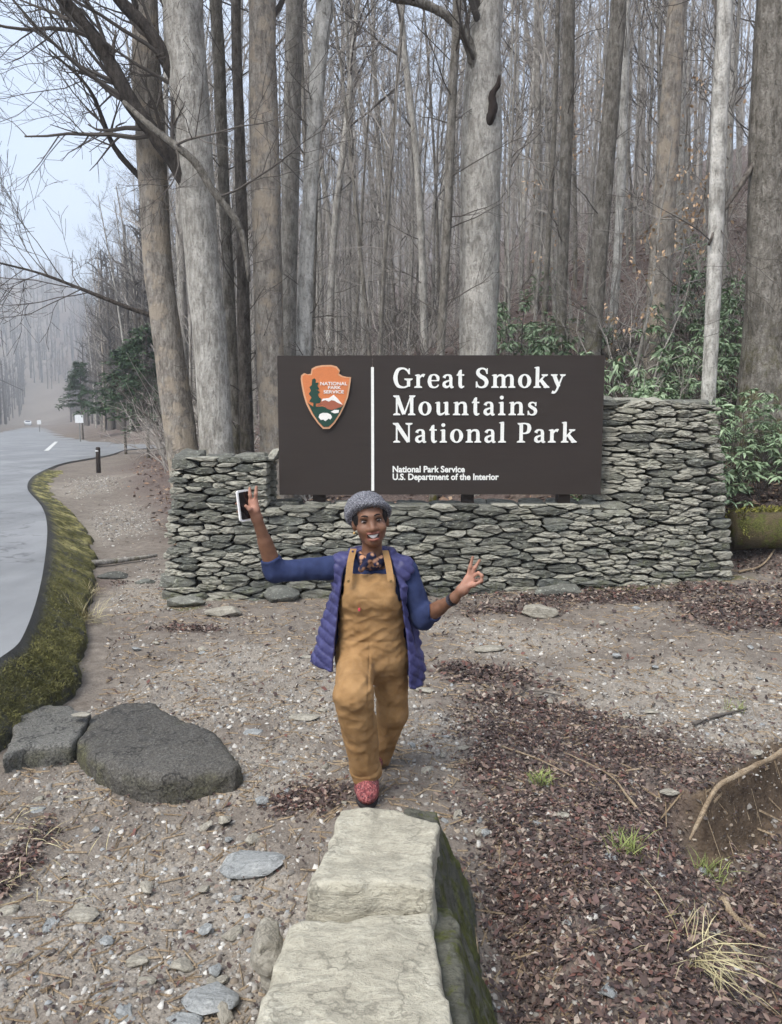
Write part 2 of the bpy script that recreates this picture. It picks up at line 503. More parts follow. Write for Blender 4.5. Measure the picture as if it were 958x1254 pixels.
def ground_material():
    n = NT('soil', 0.95, 0.15)
    v = n.coord((1, 1, 1))
    big = n.noise(v, 1.3, 5); mid = n.noise(v, 9, 5, 0.65); fine = n.noise(v, 70, 4, 0.7); vor = n.voro(v, 60)
    leaf, grav, moss = n.attr('zone', 0), n.attr('zone', 1), n.attr('zone', 2)
    dirt = n.attr('zone2', 0)
    path = n.ramp(mid, [(0.25, L(128, 122, 113)), (0.5, L(158, 151, 140)), (0.75, L(184, 177, 165))])
    speck = n.ramp(fine, [(0.4, L(92, 84, 76)), (0.58, L(140, 130, 118)), (0.72, L(190, 184, 172))])
    grv = n.mix(0.55, path, speck)
    soil = n.ramp(mid, [(0.25, L(84, 76, 70)), (0.55, L(116, 107, 98)), (0.8, L(144, 135, 124))])
    soil = n.mix(n.math('MULTIPLY', n.ramp(fine, [(0.55, 0.0), (0.75, 1.0)]), 0.5), soil, L(150, 142, 132))
    lit = n.ramp(n.noise(v, 34, 4, 0.75), [(0.28, L(56, 48, 46)), (0.48, L(92, 80, 75)), (0.62, L(124, 110, 102)), (0.78, L(152, 139, 128))])
    base = n.mix(n.math('MULTIPLY', grav, 1.1, True), soil, grv)
    base = n.mix(leaf, base, lit)
    dcol = n.ramp(n.noise(v, 14, 5, 0.7), [(0.3, L(66, 55, 46)), (0.55, L(96, 82, 67)), (0.8, L(124, 108, 90))])
    base = n.mix(dirt, base, dcol)
    mcol = n.ramp(n.noise(v, 40, 4), [(0.3, L(58, 58, 26)), (0.7, L(112, 112, 58))])
    base = n.mix(n.math('MULTIPLY', moss, n.ramp(mid, [(0.35, 0.2), (0.6, 0.95)])), base, mcol)
    base = n.mix(n.math('MULTIPLY', n.ramp(big, [(0.35, 1.0), (0.6, 0.0)]), 0.22), base, L(60, 50, 46))
    n.color(base)
    hgt = n.math('ADD', n.math('MULTIPLY', fine, 0.5), n.math('ADD', mid, n.math('MULTIPLY', vor, 0.4)))
    n.bump(hgt, 0.75, 0.02)
    return n.m
def axis(lo, hi, step, a, b, g=1.13, cap=18.0):
    m = list(np.arange(lo, hi + 1e-6, step)); p, s = hi, step
    while p < b: s = min(s * g, cap); p += s; m.append(p)
    p, s = lo, step; pre = []
    while p > a: s = min(s * g, cap); p -= s; pre.append(p)
    return np.array(pre[::-1] + m)
gx = axis(-2.9, 3.4, 0.033, -620, 520); gy = axis(1.2, 9.0, 0.033, -60, 900)
GX, GY = np.meshgrid(gx, gy, indexing='ij')
gxf, gyf = GX.ravel(), GY.ravel()
gzf = ground_fine(gxf, gyf)
nx, ny = len(gx), len(gy)
ii, jj = np.meshgrid(np.arange(nx - 1), np.arange(ny - 1), indexing='ij')
q = (ii * ny + jj).ravel()
GF = np.stack([q, q + ny, q + ny + 1, q + 1], 1)
zl, zg, zm, zd = zones(gxf, gyf)
ground = obj('ground', np.stack([gxf, gyf, gzf], 1), GF, ground_material(), cols={
    'zone': np.stack([zl, zg, zm, np.ones_like(zl)], 1), 'zone2': zd.astype(float)})
tag(ground, 'trodden earth, gravel and leaf litter rising into a wooded hillside', 'ground', kind='structure')

# ------------------------------------------------------------------ road
def asphalt_material(name, dark, light, rough=0.55, moss=False):
    n = NT(name, rough, 0.5)
    v = n.coord()
    a = n.noise(v, 0.6, 5); b = n.noise(v, 55 if moss else 120, 3, 0.75); c = n.noise(n.coord((1, 0.12, 1)), 1.2, 4)
    base = n.mix(n.ramp(a, [(0.3, 0.0), (0.7, 1.0)]), dark, light)
    base = n.mix(n.math('MULTIPLY', n.ramp(c, [(0.45, 0.0), (0.62, 1.0)]), 0.4), base, tuple(x * 0.6 for x in dark))
    base = n.mix(n.math('MULTIPLY', n.ramp(b, [(0.5, 0.0), (0.75, 1.0)]), 0.5), base, L(150, 148, 142))
    if moss:
        m = n.math('MULTIPLY', n.attr('moss', 0), n.ramp(n.noise(v, 6, 5, 0.7), [(0.40, 0.0), (0.58, 1.0)]))
        mc = n.ramp(n.noise(v, 55, 4), [(0.3, L(58, 58, 24)), (0.7, L(108, 106, 54))])
        base = n.mix(m, base, mc)
    if moss:
        base = n.mix(n.ramp(n.noise(v, 80, 4, .8), [(0.38, 0.75), (0.55, 0.0)]), base, L(30, 29, 27))
        base = n.mix(n.ramp(n.noise(v, 3.0, 4, .6), [(0.485, 0.0), (0.5, 0.85), (0.515, 0.0)]), base, L(26, 25, 24))
    else:
        base = n.mix(n.ramp(n.noise(v, 0.45, 5, .6), [(0.492, 0.0), (0.5, 0.7), (0.508, 0.0)]), base, L(70, 70, 70))
    n.color(base); n.bump(n.math('ADD', b, n.math('MULTIPLY', n.noise(v, 30, 4), 0.6)), 0.7 if moss else 0.5, 0.025 if moss else 0.008)
    return n.m
M_road = asphalt_material('asphalt', L(108, 109, 110), L(138, 139, 140), 0.58)
top = np.vstack([E_PTS, E_FAR[1:]])
left = []
for i, p in enumerate(top):
    a = top[max(i - 1, 0)]; b = top[min(i + 1, len(top) - 1)]; t = (b - a) / np.linalg.norm(b - a)
    left.append(p)
# the road as a strip: right edge is the asphalt edge, left edge a smooth line 8.5 m away
main_r = catmull(np.array([(-7.5, 0.5), (-3.3, 3.5), (-3.67, 7.96), (-5.2, 11.5), (-8.6, 18.1), (-11.6, 26), (-17, 40), (-24, 61), (-42, 100), (-64, 150), (-100, 230), (-140, 330)], float), 5)
V = []; F = []; K = 8
tt = np.gradient(main_r, axis=0); tt /= np.linalg.norm(tt, axis=1)[:, None]
for i, p in enumerate(top):
    # nearest point of the main line, pushed left by the road's width
    j = np.argmin(np.hypot(*(main_r - p).T)); nrm = np.array([-tt[j][1], tt[j][0]])
    qd = main_r[j] + nrm * 8.2
    for k in range(K + 1):
        u = k / K; w = p * (1 - u) + qd * u
        V.append((w[0], w[1], ROAD_Z + 0.05 * math.sin(u * PI) * 1.0))
for i in range(len(top) - 1):
    for k in range(K):
        a = i * (K + 1) + k
        F.append((a, a + K + 1, a + K + 2, a + 1))
V = np.array(V)
# edge skirt
n0 = len(V); sk = []
for i, p in enumerate(top): sk.append((p[0], p[1], ROAD_Z)); sk.append((p[0] + 0.015, p[1], ROAD_Z - 0.14))
V = np.vstack([V, sk])
for i in range(len(top) - 1): a = n0 + 2 * i; F.append((a, a + 1, a + 3, a + 2))
road = obj('road', V, F, M_road)
tag(road, 'grey two lane asphalt road curving away on the left', 'road', kind='structure')
# painted markings
M_paint = plain('road_paint', (0.55, 0.55, 0.53), 0.7)
def dash(a, b, w):
    a, b = np.array(a), np.array(b); t = (b - a) / np.linalg.norm(b - a); nn = np.array([-t[1], t[0]]) * w / 2
    m = MB(); P = [a - nn, b - nn, b + nn, a + nn]
    m.add([(p[0], p[1], ROAD_Z + 0.056) for p in P] + [(p[0], p[1], ROAD_Z + 0.030) for p in P], [(0, 1, 2, 3), (0, 4, 5, 1), (1, 5, 6, 2), (2, 6, 7, 3), (3, 7, 4, 0)])
    return m.out('road_marking', M_paint, road)
pa, pb = at_z(57, 552, ROAD_Z + .05), at_z(69, 541, ROAD_Z + .05)
dash(pa[:2], pb[:2], 0.22)

# ------------------------------------------------------------------ mossy asphalt kerb along the road
Kp = catmull(np.array([(-5.0, 2.2), (-3.3, 3.5), (-2.72, 4.25), (-2.64, 5.06), (-2.82, 5.8), (-3.67, 7.96), (-5.2, 11.5), (-6.6, 14.4), (-8.6, 18.1), (-10.2, 21.8), (-11.4, 25.4)], float), 40)
tt = np.gradient(Kp, axis=0); tt /= np.linalg.norm(tt, axis=1)[:, None]; rn = np.stack([tt[:, 1], -tt[:, 0]], 1)
NU = 22; ky = Kp[:, 1]
kw = (0.30 + 0.08 * sstep(4.5, 6.0, ky) + 0.24 * sstep(6, 11, ky)) * (1 + 0.10 * vnoise(ky * 2.0, 3.3) + 0.07 * vnoise(ky * 9.0, 7.7))
kf = Kp + rn * kw[:, None]; zf = (ground_z(kf[:, 0], kf[:, 1]) - 0.05)[:, None]; t = (np.arange(NU + 1) / NU)[None]
prof = np.where(t < 0.92, 1 - 0.74 * t, (1 - 0.6808) * (1 - (t - 0.92) / 0.08))
kxy = Kp[:, None, :] + rn[:, None, :] * kw[:, None, None] * t[:, :, None]
KV = np.concatenate([kxy, (zf + (ROAD_Z + 0.012 - zf) * prof)[:, :, None]], 2).reshape(-1, 3); km = np.broadcast_to(t, (len(Kp), NU + 1)).ravel()
KV = np.array(KV); km = np.array(km)
dn = 0.045 * fbm(KV[:, 0] * 5, KV[:, 1] * 5, 2.0, 4) + 0.022 * fbm(KV[:, 0] * 22, KV[:, 1] * 22, 7.0, 3)
wgt = sstep(0.02, 0.2, km)
KV[:, 2] += dn * wgt
KF = []
for i in range(len(Kp) - 1):
    for u in range(NU):
        a = i * (NU + 1) + u; KF.append((a, a + 1, a + NU + 2, a + NU + 1))
kmoss = sstep(0.04, 0.3, km) * (0.75 + 0.25 * sstep(4.6, 5.4, KV[:, 1])) + 0.25 * fbm(KV[:, 0] * 3, KV[:, 1] * 3, 5.0, 3)
kmoss = np.clip(kmoss * sstep(1.0, 0.93, km), 0, 1) * sstep(3.9, 4.7, KV[:, 1])
def moss_material():
    n = NT('mossy_asphalt', 0.95, 0.2); v = n.coord()
    a = n.noise(v, 5, 5, 0.7); b = n.noise(v, 60, 4, 0.7)
    asp = n.mix(b, L(36, 36, 36), L(86, 86, 84))
    mo = n.ramp(n.noise(v, 26, 5, 0.7), [(0.25, L(48, 48, 28)), (0.5, L(84, 82, 46)), (0.75, L(124, 119, 74))])
    dry = n.ramp(n.noise(v, 3, 3), [(0.45, 0.0), (0.65, 1.0)])
    mo = n.mix(n.math('MULTIPLY', dry, n.attr('far', 0)), mo, L(170, 162, 108))
    n.color(n.mix(n.math('MULTIPLY', n.attr('moss', 0), n.ramp(a, [(0.36, 0.1), (0.50, 1.0)]), True), asp, mo))
    n.bump(n.math('ADD', b, a), 0.9, 0.03)
    return n.m
kerb = obj('kerb', KV, KF, moss_material(), cols={'moss': kmoss, 'far': sstep(6, 12, KV[:, 1])})
tag(kerb, 'sloping asphalt kerb overgrown with green moss beside the road', 'kerb', kind='structure')
# ================================================================== STONE WALL
def clip_half(P, a, b, c):
    """keep a*x + b*y <= c"""
    out = []; n = len(P)
    for i in range(n):
        p, q = P[i], P[(i + 1) % n]
        dp, dq = a * p[0] + b * p[1] - c, a * q[0] + b * q[1] - c
        if dp <= 0: out.append(p)
        if (dp < 0) != (dq < 0) and dp != dq:
            t = dp / (dp - dq); out.append((p[0] + (q[0] - p[0]) * t, p[1] + (q[1] - p[1]) * t))
    return out
def poly_area_c(P):
    P = np.array(P); x, y = P[:, 0], P[:, 1]; x1, y1 = np.roll(x, -1), np.roll(y, -1)
    cr = x * y1 - x1 * y; A = cr.sum() / 2
    return A, ((x + x1) * cr).sum() / (6 * A + 1e-12), ((y + y1) * cr).sum() / (6 * A + 1e-12)
ANI = 3.9
def voronoi_cells(S, W, clipper):
    """cells of stretched power diagram; S sites, W weights"""
    T = S * np.array([1, ANI]); cells = []
    for i in range(len(S)):
        P = clipper(S[i])
        d = ((T - T[i]) ** 2).sum(1); order = np.argsort(d)[1:26]
        Q = [(x, y * ANI) for x, y in P]
        for j in order:
            a = T[j] - T[i]; c = ((T[j] ** 2).sum() - (T[i] ** 2).sum() + W[i] - W[j]) / 2
            Q = clip_half(Q, a[0], a[1], c)
            if len(Q) < 3: break
        cells.append([(x, y / ANI) for x, y in Q] if len(Q) >= 3 else None)
    return cells
def chaikin(P, it=1, k=0.22):
    P = np.array(P)
    for _ in range(it):
        Q = np.roll(P, -1, 0); P = np.stack([P * (1 - k) + Q * k, P * k + Q * (1 - k)], 1).reshape(-1, 2)
    return P
def resample(P, n):
    P = np.vstack([P, P[:1]]); d = np.r_[0, np.cumsum(np.hypot(*np.diff(P, axis=0).T))]
    s = np.linspace(0, d[-1], n, endpoint=False)
    return np.stack([np.interp(s, d, P[:, 0]), np.interp(s, d, P[:, 1])], 1)
def stone_mesh(cell, to3d, depth, proud, rs, n=14, gap=0.006):
    A, cx, cy = poly_area_c(cell)
    P = np.array(cell) - (cx, cy)
    if A < 0: P = P[::-1]
    r = np.hypot(P[:, 0], P[:, 1]) + 1e-6
    P = P * np.maximum(0.55, 1 - gap / np.maximum(r, 0.02) * np.array(np.abs(P[:, 0]) * 0 + 1))[:, None]
    P = resample(chaikin(P, 1, 0.14), n)
    P = P * (1 + 0.075 * rs.standard_normal((n, 1)))
    hmin = max(0.02, min(np.ptp(P[:, 0]), np.ptp(P[:, 1])))
    tilt = rs.uniform(-0.6, 0.6); tz = rs.uniform(-0.9, 0.5)
    rings = [(0.80, depth, 0), (1.0, 0.02, 0), (0.985, -0.45 * proud, 1), (0.90, -0.88 * proud, 1), (0.50, -1.0 * proud, 1)]
    V = []; 
    for sc, dy, top in rings:
        for p in P:
            q = p * sc
            yy = dy
            if top: yy += (tilt * q[0] * 0.10 + tz * q[1] * 0.3) + rs.normal() * 0.006
            V.append(to3d(cx + q[0], cy + q[1], yy))
    V.append(to3d(cx, cy, -1.03 * proud + rs.normal() * 0.004))
    F = []
    for k in range(len(rings) - 1):
        for j in range(n):
            j2 = (j + 1) % n; F.append((k * n + j, k * n + j2, (k + 1) * n + j2, (k + 1) * n + j))
    c = len(V) - 1; k = (len(rings) - 1) * n
    for j in range(n): F.append((k + j, k + (j + 1) % n, c))
    F.append(tuple(range(n - 1, -1, -1)))
    return np.array(V), F, A
def stone_material():
    n = NT('wall_stone', 0.9, 0.25); v = n.coord((1, 1, 1.8), 'Object', True); g = n.coord((1, 1, 1), 'Object')
    r = n.rnd()
    base = n.ramp(r, [(0.0, L(86, 86, 83)), (0.25, L(112, 112, 106)), (0.5, L(129, 128, 120)), (0.75, L(106, 108, 105)), (0.92, L(144, 142, 132)), (1.0, L(174, 171, 160))])
    a = n.noise(v, 9, 5, 0.65); b = n.noise(v, 45, 4, 0.7)
    base = n.mix(n.ramp(a, [(0.3, 0.0), (0.75, 1.0)]), n.mix(1.0, base, (0.58, 0.58, 0.57), 'MULTIPLY'), n.mix(1.0, base, (1.2, 1.19, 1.13), 'MULTIPLY'))
    lich = n.math('MULTIPLY', n.ramp(n.noise(v, 24, 5, 0.7), [(0.57, 0.0), (0.63, 1.0)]), 0.6)
    base = n.mix(lich, base, L(176, 178, 164))
    gm = n.math('MULTIPLY', n.ramp(n.noise(g, 3.5, 5, 0.7), [(0.52, 0.0), (0.66, 1.0)]), n.attr('damp', 0))
    base = n.mix(n.math('MULTIPLY', gm, 0.75), base, L(84, 88, 50))
    base = n.mix(n.math('MULTIPLY', n.ramp(b, [(0.35, 1.0), (0.5, 0.0)]), 0.4), base, L(64, 64, 58))
    n.color(base); n.bump(n.math('ADD', n.math('MULTIPLY', a, 1.2), n.math('MULTIPLY', b, 0.5)), 0.9, 0.02)
    return n.m
M_stone = stone_material()
_n = NT('wall_core', 1.0, 0.1); _v = _n.coord()
_n.color(_n.ramp(_n.noise(_v, 20, 4), [(0.3, L(52, 50, 44)), (0.7, L(82, 79, 69))])); _n.bump(_n.noise(_v, 40, 4), 0.8, 0.03)
M_core = _n.m

WALL_Y = 8.5
LOW_Z, LP_Z, RP_Z = 1.06, 1.59, 2.21
LX0, LX1 = (-2.60, -2.42), -1.37           # left pier: outer edge base/top, inner edge
RX0, RX1 = 2.36, (3.93, 3.63)
def lerp_edge(e, z, zt): return e[0] + (e[1] - e[0]) * z / zt
def clip_wall(s):
    x, z = s
    P = [(-3, -0.25), (4.2, -0.25), (4.2, 2.6), (-3, 2.6)]
    # outer battered edges
    a = np.array([LX0[0], 0]); b = np.array([LX0[1], LP_Z]); nrm = np.array([-(b - a)[1], (b - a)[0]]); nrm = nrm if nrm[0] < 0 else -nrm
    P = clip_half(P, nrm[0], nrm[1], nrm @ a)
    a = np.array([RX1[0], 0]); b = np.array([RX1[1], RP_Z]); nrm = np.array([(b - a)[1], -(b - a)[0]]); nrm = nrm if nrm[0] > 0 else -nrm
    P = clip_half(P, nrm[0], nrm[1], nrm @ a)
    if x < LX1:
        P = clip_half(P, 0, 1, LP_Z)
        if z > LOW_Z - 0.03: P = clip_half(P, 1, 0, LX1)
    elif x > RX0:
        P = clip_half(P, 0, 1, RP_Z + 0.03 * math.sin(x * 3))
        if z > LOW_Z - 0.03: P = clip_half(P, -1, 0, -RX0)
    else: P = clip_half(P, 0, 1, LOW_Z)
    return P
def wall_y(x, z):
    y = WALL_Y + 0.055 * z
    y += 0.30 * (1 - sstep(RX0 - 0.02, RX0 + 0.45, x)) * sstep(LOW_Z - 0.12, LOW_Z + 0.05, z) * (x > RX0 - 0.1)
    y += 0.10 * sstep(3.35, 3.9, x) - 0.05 * sstep(-1.2, -1.6, x) + 0.10 * sstep(-2.2, -2.7, x)
    return float(y)
rw = np.random.default_rng(11)
def size_at(x, z):
    s = 0.262 if x < 2.1 else 0.205
    if x < LX1: s = 0.245
    if z < 0.22: s *= 1.30
    if z > LOW_Z - 0.12 and LX1 < x < RX0: s *= 1.15
    return s
sites = []; tries = 0
while tries < 26000:
    tries += 1
    x, z = rw.uniform(-2.6, 3.87), rw.uniform(-0.15, RP_Z)
    if x < LX1:
        if z > LP_Z or x < lerp_edge(LX0, z, LP_Z): continue
    elif x > RX0:
        if x > lerp_edge(RX1, z, RP_Z): continue
    elif z > LOW_Z: continue
    r = size_at(x, z) * rw.choice([0.55, 0.8, 1.0, 1.3], p=[.2, .3, .3, .2])
    if all(math.hypot(x - a, (z - b) * ANI) > (r + c) * 0.56 for a, b, c in sites): sites.append((x, z, r))
S = np.array([(a, b) for a, b, c in sites]); W = np.array([(c * 0.60) ** 2 for a, b, c in sites])
for it in range(2):
    cells = voronoi_cells(S, W, clip_wall)
    for i, c in enumerate(cells):
        if c: A, cx, cy = poly_area_c(c); S[i] = S[i] * 0.75 + np.array([cx, cy]) * 0.25
cells = voronoi_cells(S, W, clip_wall)
wall = empty('stone_wall', (0.6, WALL_Y + 0.3, 0.0))
WB = np.array([0.6, WALL_Y + 0.3, 0.0])
tag(wall, 'dry laid grey fieldstone wall with a pier at each end under the brown sign', 'stone wall')
pieces = []
for c in cells:
    if not c: continue
    A, cx, cy = poly_area_c(c)
    dep = 0.34 if cy > LOW_Z - 0.2 or cx < -2.3 or cx > 3.5 else 0.2
    dx = 0.0
    if max(p[0] for p in c) > lerp_edge(RX1, cy, RP_Z) - .03: dx = rw.uniform(-.015, .045)
    if min(p[0] for p in c) < lerp_edge(LX0, cy, LP_Z) + .03: dx = rw.uniform(-.045, .015)
    dz = rw.uniform(-.012, .012)
    V, F, A = stone_mesh(c, lambda x, z, d: (x + dx, wall_y(x, z) + d, z + dz), dep, rw.uniform(0.025, 0.075), rw)
    pieces.append((A, V, F))
# inner side of the left pier, inner side of the right pier, outer sides
def side_cells(y0, y1, z0, z1, sz, seed):
    r_ = np.random.default_rng(seed); ss = []
    for _ in range(900):
        y, z = r_.uniform(y0, y1), r_.uniform(z0, z1)
        if all(math.hypot(y - a, (z - b) * ANI) > sz for a, b in ss): ss.append((y, z))
    ss = np.array(ss); ww = np.zeros(len(ss))
    return [c for c in voronoi_cells(ss, ww, lambda s: [(y0, z0), (y1, z0), (y1, z1), (y0, z1)]) if c]
for c in side_cells(WALL_Y + 0.36, WALL_Y + 0.62, LOW_Z, LP_Z - 0.02, 0.20, 3):
    V, F, A = stone_mesh(c, lambda y, z, d: (LX1 - 0.02 - d, y, z), 0.15, 0.035, rw); pieces.append((A, V, F))
for c in side_cells(WALL_Y + 0.50, WALL_Y + 0.95, LOW_Z, RP_Z - 0.02, 0.18, 4):
    V, F, A = stone_mesh(c, lambda y, z, d: (RX0 + 0.02 + d, -y + 2 * WALL_Y + 1.45, z), 0.15, 0.035, rw); pieces.append((A, V, F))
for c in side_cells(WALL_Y + 0.40, WALL_Y + 0.85, -0.1, RP_Z - 0.05, 0.24, 5):
    V, F, A = stone_mesh(c, lambda y, z, d: (lerp_edge(RX1, z, RP_Z) - 0.05 - d, y, z), 0.12, 0.04, rw); pieces.append((A, V, F))
for c in side_cells(WALL_Y + 0.40, WALL_Y + 0.62, -0.15, LP_Z - 0.05, 0.24, 6):
    V, F, A = stone_mesh(c, lambda y, z, d: (lerp_edge(LX0, z, LP_Z) + 0.05 + d, -y + 2 * WALL_Y + 1.02, z), 0.12, 0.04, rw); pieces.append((A, V, F))
# flat cap stones laid along the tops
def cap_row(x0, x1, y0, y1, z, sz, th=0.05):
    x = x0
    while x < x1:
        w = min(sz * rw.uniform(0.7, 1.35), x1 - x + 0.05)
        P = [(x + .006, y0 + rw.uniform(-.03, .03)), (x + w - .006, y0 + rw.uniform(-.03, .03)), (x + w - .006, y1), (x + .006, y1)]
        t = th * rw.uniform(0.7, 1.3); zz = z + rw.uniform(-0.012, 0.015)
        V, F, A = stone_mesh(P, lambda a, b, d: (a, b, zz - d * 0.8), 0.05, t, rw, gap=0.006)
        pieces.append((w * t * 1.6, V, F)); x += w
cap_row(LX0[1] - 0.03, LX1 + 0.02, WALL_Y + 0.06, WALL_Y + 0.60, LP_Z - 0.01, 0.34)
cap_row(RX0, RX1[1], WALL_Y + 0.24, WALL_Y + 0.85, RP_Z - 0.005, 0.34)
cap_row(LX1, RX0, WALL_Y + 0.16, WALL_Y + 0.55, LOW_Z - 0.02, 0.36, 0.035)
pieces.sort(key=lambda p: -p[0])
damp_f = lambda V: np.clip(0.25 + 0.5 * sstep(1.8, 3.0, V[:, 0]) * sstep(1.3, 0.2, V[:, 2]) + 0.6 * sstep(0.35, 0.0, V[:, 2]), 0, 1)
for A, V, F in pieces[:300]:
    c = V.mean(0)
    o = obj('stone', V - WB, F, M_stone, wall, False, {'damp': damp_f(V)}, c - WB)
m = MB()
for A, V, F in pieces[300:]: m.add(V - WB, F)
if m.n:
    o = obj('filling_stones', np.concatenate(m.v), m.f, M_stone, wall, False, {'damp': damp_f(np.concatenate(m.v) + WB)}); o['kind'] = 'stuff'
m = MB()
def core(x0b, x1b, x0t, x1t, z1, y0, y1):
    m.add(np.array([(x0b, y0, -0.3), (x1b, y0, -0.3), (x1b, y1, -0.3), (x0b, y1, -0.3), (x0t, y0 + 0.055 * z1, z1), (x1t, y0 + 0.055 * z1, z1), (x1t, y1, z1), (x0t, y1, z1)]) - WB,
          [(3, 2, 1, 0), (4, 5, 6, 7), (0, 1, 5, 4), (1, 2, 6, 5), (2, 3, 7, 6), (3, 0, 4, 7)])
core(-2.50, LX1 - 0.055, -2.34, LX1 - 0.06, LP_Z - 0.04, WALL_Y + 0.075, WALL_Y + 0.58)
core(LX1 - 0.05, RX0 + 0.1, LX1 - 0.05, RX0 + 0.1, LOW_Z - 0.05, WALL_Y + 0.06, WALL_Y + 0.58)
core(RX0 + 0.11, 3.74, RX0 + 0.11, 3.56, RP_Z - 0.04, WALL_Y + 0.36, WALL_Y + 0.85)
core(RX0 + 0.4, 3.62, RX0 + 0.4, 3.45, RP_Z - 0.06, WALL_Y + 0.10, WALL_Y + 0.355)
m.out('mortar_core', M_core, wall)
# a few footing boulders along the base
def hull_rock(name, c, size, mat, seed, n=26, rot=0.0, parent=None, flat=0.0, bev=0.12, cat=None, label=None, group=None, sink=0.3):
    """angular rock: hull of random points, bevelled"""
    r_ = np.random.default_rng(seed); P = r_.standard_normal((n, 3)); P /= np.linalg.norm(P, axis=1)[:, None]
    P *= r_.uniform(0.82, 1.0, (n, 1)); P[:, 2] = np.sign(P[:, 2]) * np.abs(P[:, 2]) ** (1 - flat)
    bm = bmesh.new()
    for p in P: bm.verts.new(Vector(p * np.array(size) / 2))
    bmesh.ops.convex_hull(bm, input=bm.verts)
    for v in [v for v in bm.verts if not v.link_faces]: bm.verts.remove(v)
    bmesh.ops.dissolve_limit(bm, angle_limit=0.16, verts=bm.verts, edges=bm.edges)
    bmesh.ops.bevel(bm, geom=list(bm.edges), offset=bev * min(size), segments=2, affect='EDGES', profile=0.6)
    bmesh.ops.triangulate(bm, faces=bm.faces)
    bmesh.ops.subdivide_edges(bm, edges=bm.edges, cuts=1, use_grid_fill=True)
    bm.normal_update()
    co = np.array([v.co for v in bm.verts]) * (6 / max(size)); ff = fbm(co[:, 0] + seed, co[:, 1], co[:, 2], 3)
    for v, f in zip(bm.verts, ff): v.co += v.normal * float(f) * 0.07 * min(size)
    me = bpy.data.meshes.new(name); bm.to_mesh(me); bm.free()
    me.polygons.foreach_set('use_smooth', np.ones(len(me.polygons), bool))
    me.materials.append(mat)
    o = bpy.data.objects.new(name, me); o.location = (c[0], c[1], c[2] + size[2] * (0.5 - sink)); o.rotation_euler = (0, 0, rot)
    C.objects.link(o)
    if parent: o.parent = parent
    if label: tag(o, label, cat, group)
    return o

# ================================================================== SIGN
SY = WALL_Y + 0.14                       # front face of the panel
def sx(px): return at_y(px, 520, SY)[0]
def sz(py): return at_y(479, py, SY)[2]
X0, X1, Z0, Z1 = sx(341), sx(738.5), sz(606), sz(435.5)
n_ = NT('sign_brown', 0.55, 0.3); v_ = n_.coord((0.4, 1, 3))
n_.color(n_.mix(n_.noise(v_, 6, 5, 0.6), L(43, 36, 32), L(54, 46, 41))); n_.bump(n_.noise(n_.coord((0.2, 1, 4)), 40, 3), 0.08, 0.01)
M_brown = n_.m
M_white = plain('sign_white', L(232, 232, 226), 0.5)
M_post = plain('post_timber', L(52, 44, 40), 0.85)
sign = empty('park_sign', ((X0 + X1) / 2, SY + 0.05, LOW_Z - 0.03)); SB = np.array(sign.location)
tag(sign, 'wide dark brown park entrance sign with white serif lettering and an arrowhead emblem', 'sign')
SCW = np.array([1, 1, 1])
m = MB()
dv = sx(456.8)
m.box(np.array((X0, SY, Z0)) - SB, np.array((dv - 0.006, SY + 0.07, Z1)) - SB); m.out('panel', M_brown, sign)
m = MB(); m.box(np.array((dv - 0.001, SY + 0.002, Z0 + 0.004)) - SB, np.array((X1, SY + 0.07, Z1 + 0.004)) - SB); m.out('panel', M_brown, sign)
for px in (389, 575, 695):
    m = MB(); x = sx(px); m.box(np.array((x - 0.07, SY + 0.075, 0.5)) - SB, np.array((x + 0.07, SY + 0.20, Z1 - 0.1)) - SB); m.out('post', M_post, sign)
m = MB(); m.box(np.array((dv - 0.019, SY - 0.008, sz(601))) - SB, np.array((dv + 0.013, SY + 0.0005, sz(449.5))) - SB); m.out('divider', M_white, sign)

# ---- serif letters: every letter is a set of strokes in an em of x-height 0.66, cap height 1
def ell(cx, cy, rx, ry, a0, a1, n=22):
    t = np.radians(np.linspace(a0, a1, n)); return np.stack([cx + rx * np.cos(t), cy + ry * np.sin(t)], 1)
def bowl(cx, cy, rx, ry, a0=0, a1=360, tk=0.17, tn=0.07, n=40):
    """ring or arc with thick sides and thin top and bottom"""
    t = np.radians(np.linspace(a0, a1, n)); o = np.stack([cx + rx * np.cos(t), cy + ry * np.sin(t)], 1)
    i = np.stack([cx + (rx - tk) * np.cos(t), cy + (ry - tn) * np.sin(t)], 1)
    return [('strip', o, i)]
def rect(x0, y0, x1, y1): return [('poly', [(x0, y0), (x1, y0), (x1, y1), (x0, y1)])]
def poly(*p): return [('poly', list(p))]
def serif(cx, y, w, up, t=0.055):
    """bracketed slab serif; up=+1 sits at a stem's foot"""
    b = 0.05 * up
    return [('poly', [(cx - w / 2, y), (cx + w / 2, y), (cx + w / 2, y + t * up), (cx + w * .26, y + (t + .05) * up), (cx - w * .26, y + (t + .05) * up), (cx - w / 2, y + t * up)])]
def stem(x, y0, y1, w=0.172): return rect(x - w / 2, y0, x + w / 2, y1)
XH = 0.68
def flag(x, y, w=0.13):  # half serif at the top left of a lower-case stem
    return poly((x - 0.155, y - 0.035), (x - 0.155, y - 0.075), (x - 0.05, y - 0.10), (x + w / 2, y - 0.10), (x + w / 2, y), (x - 0.02, y))
def band(P, w):
    """stroke of changing width along a centre line"""
    P = catmull(np.array(P, float), 7); w = np.interp(np.linspace(0, 1, len(P)), np.linspace(0, 1, len(w)), w)
    T = np.gradient(P, axis=0); T /= np.linalg.norm(T, axis=1)[:, None]; nn = np.stack([-T[:, 1], T[:, 0]], 1)
    return [('strip', P + nn * w[:, None] / 2, P - nn * w[:, None] / 2)]
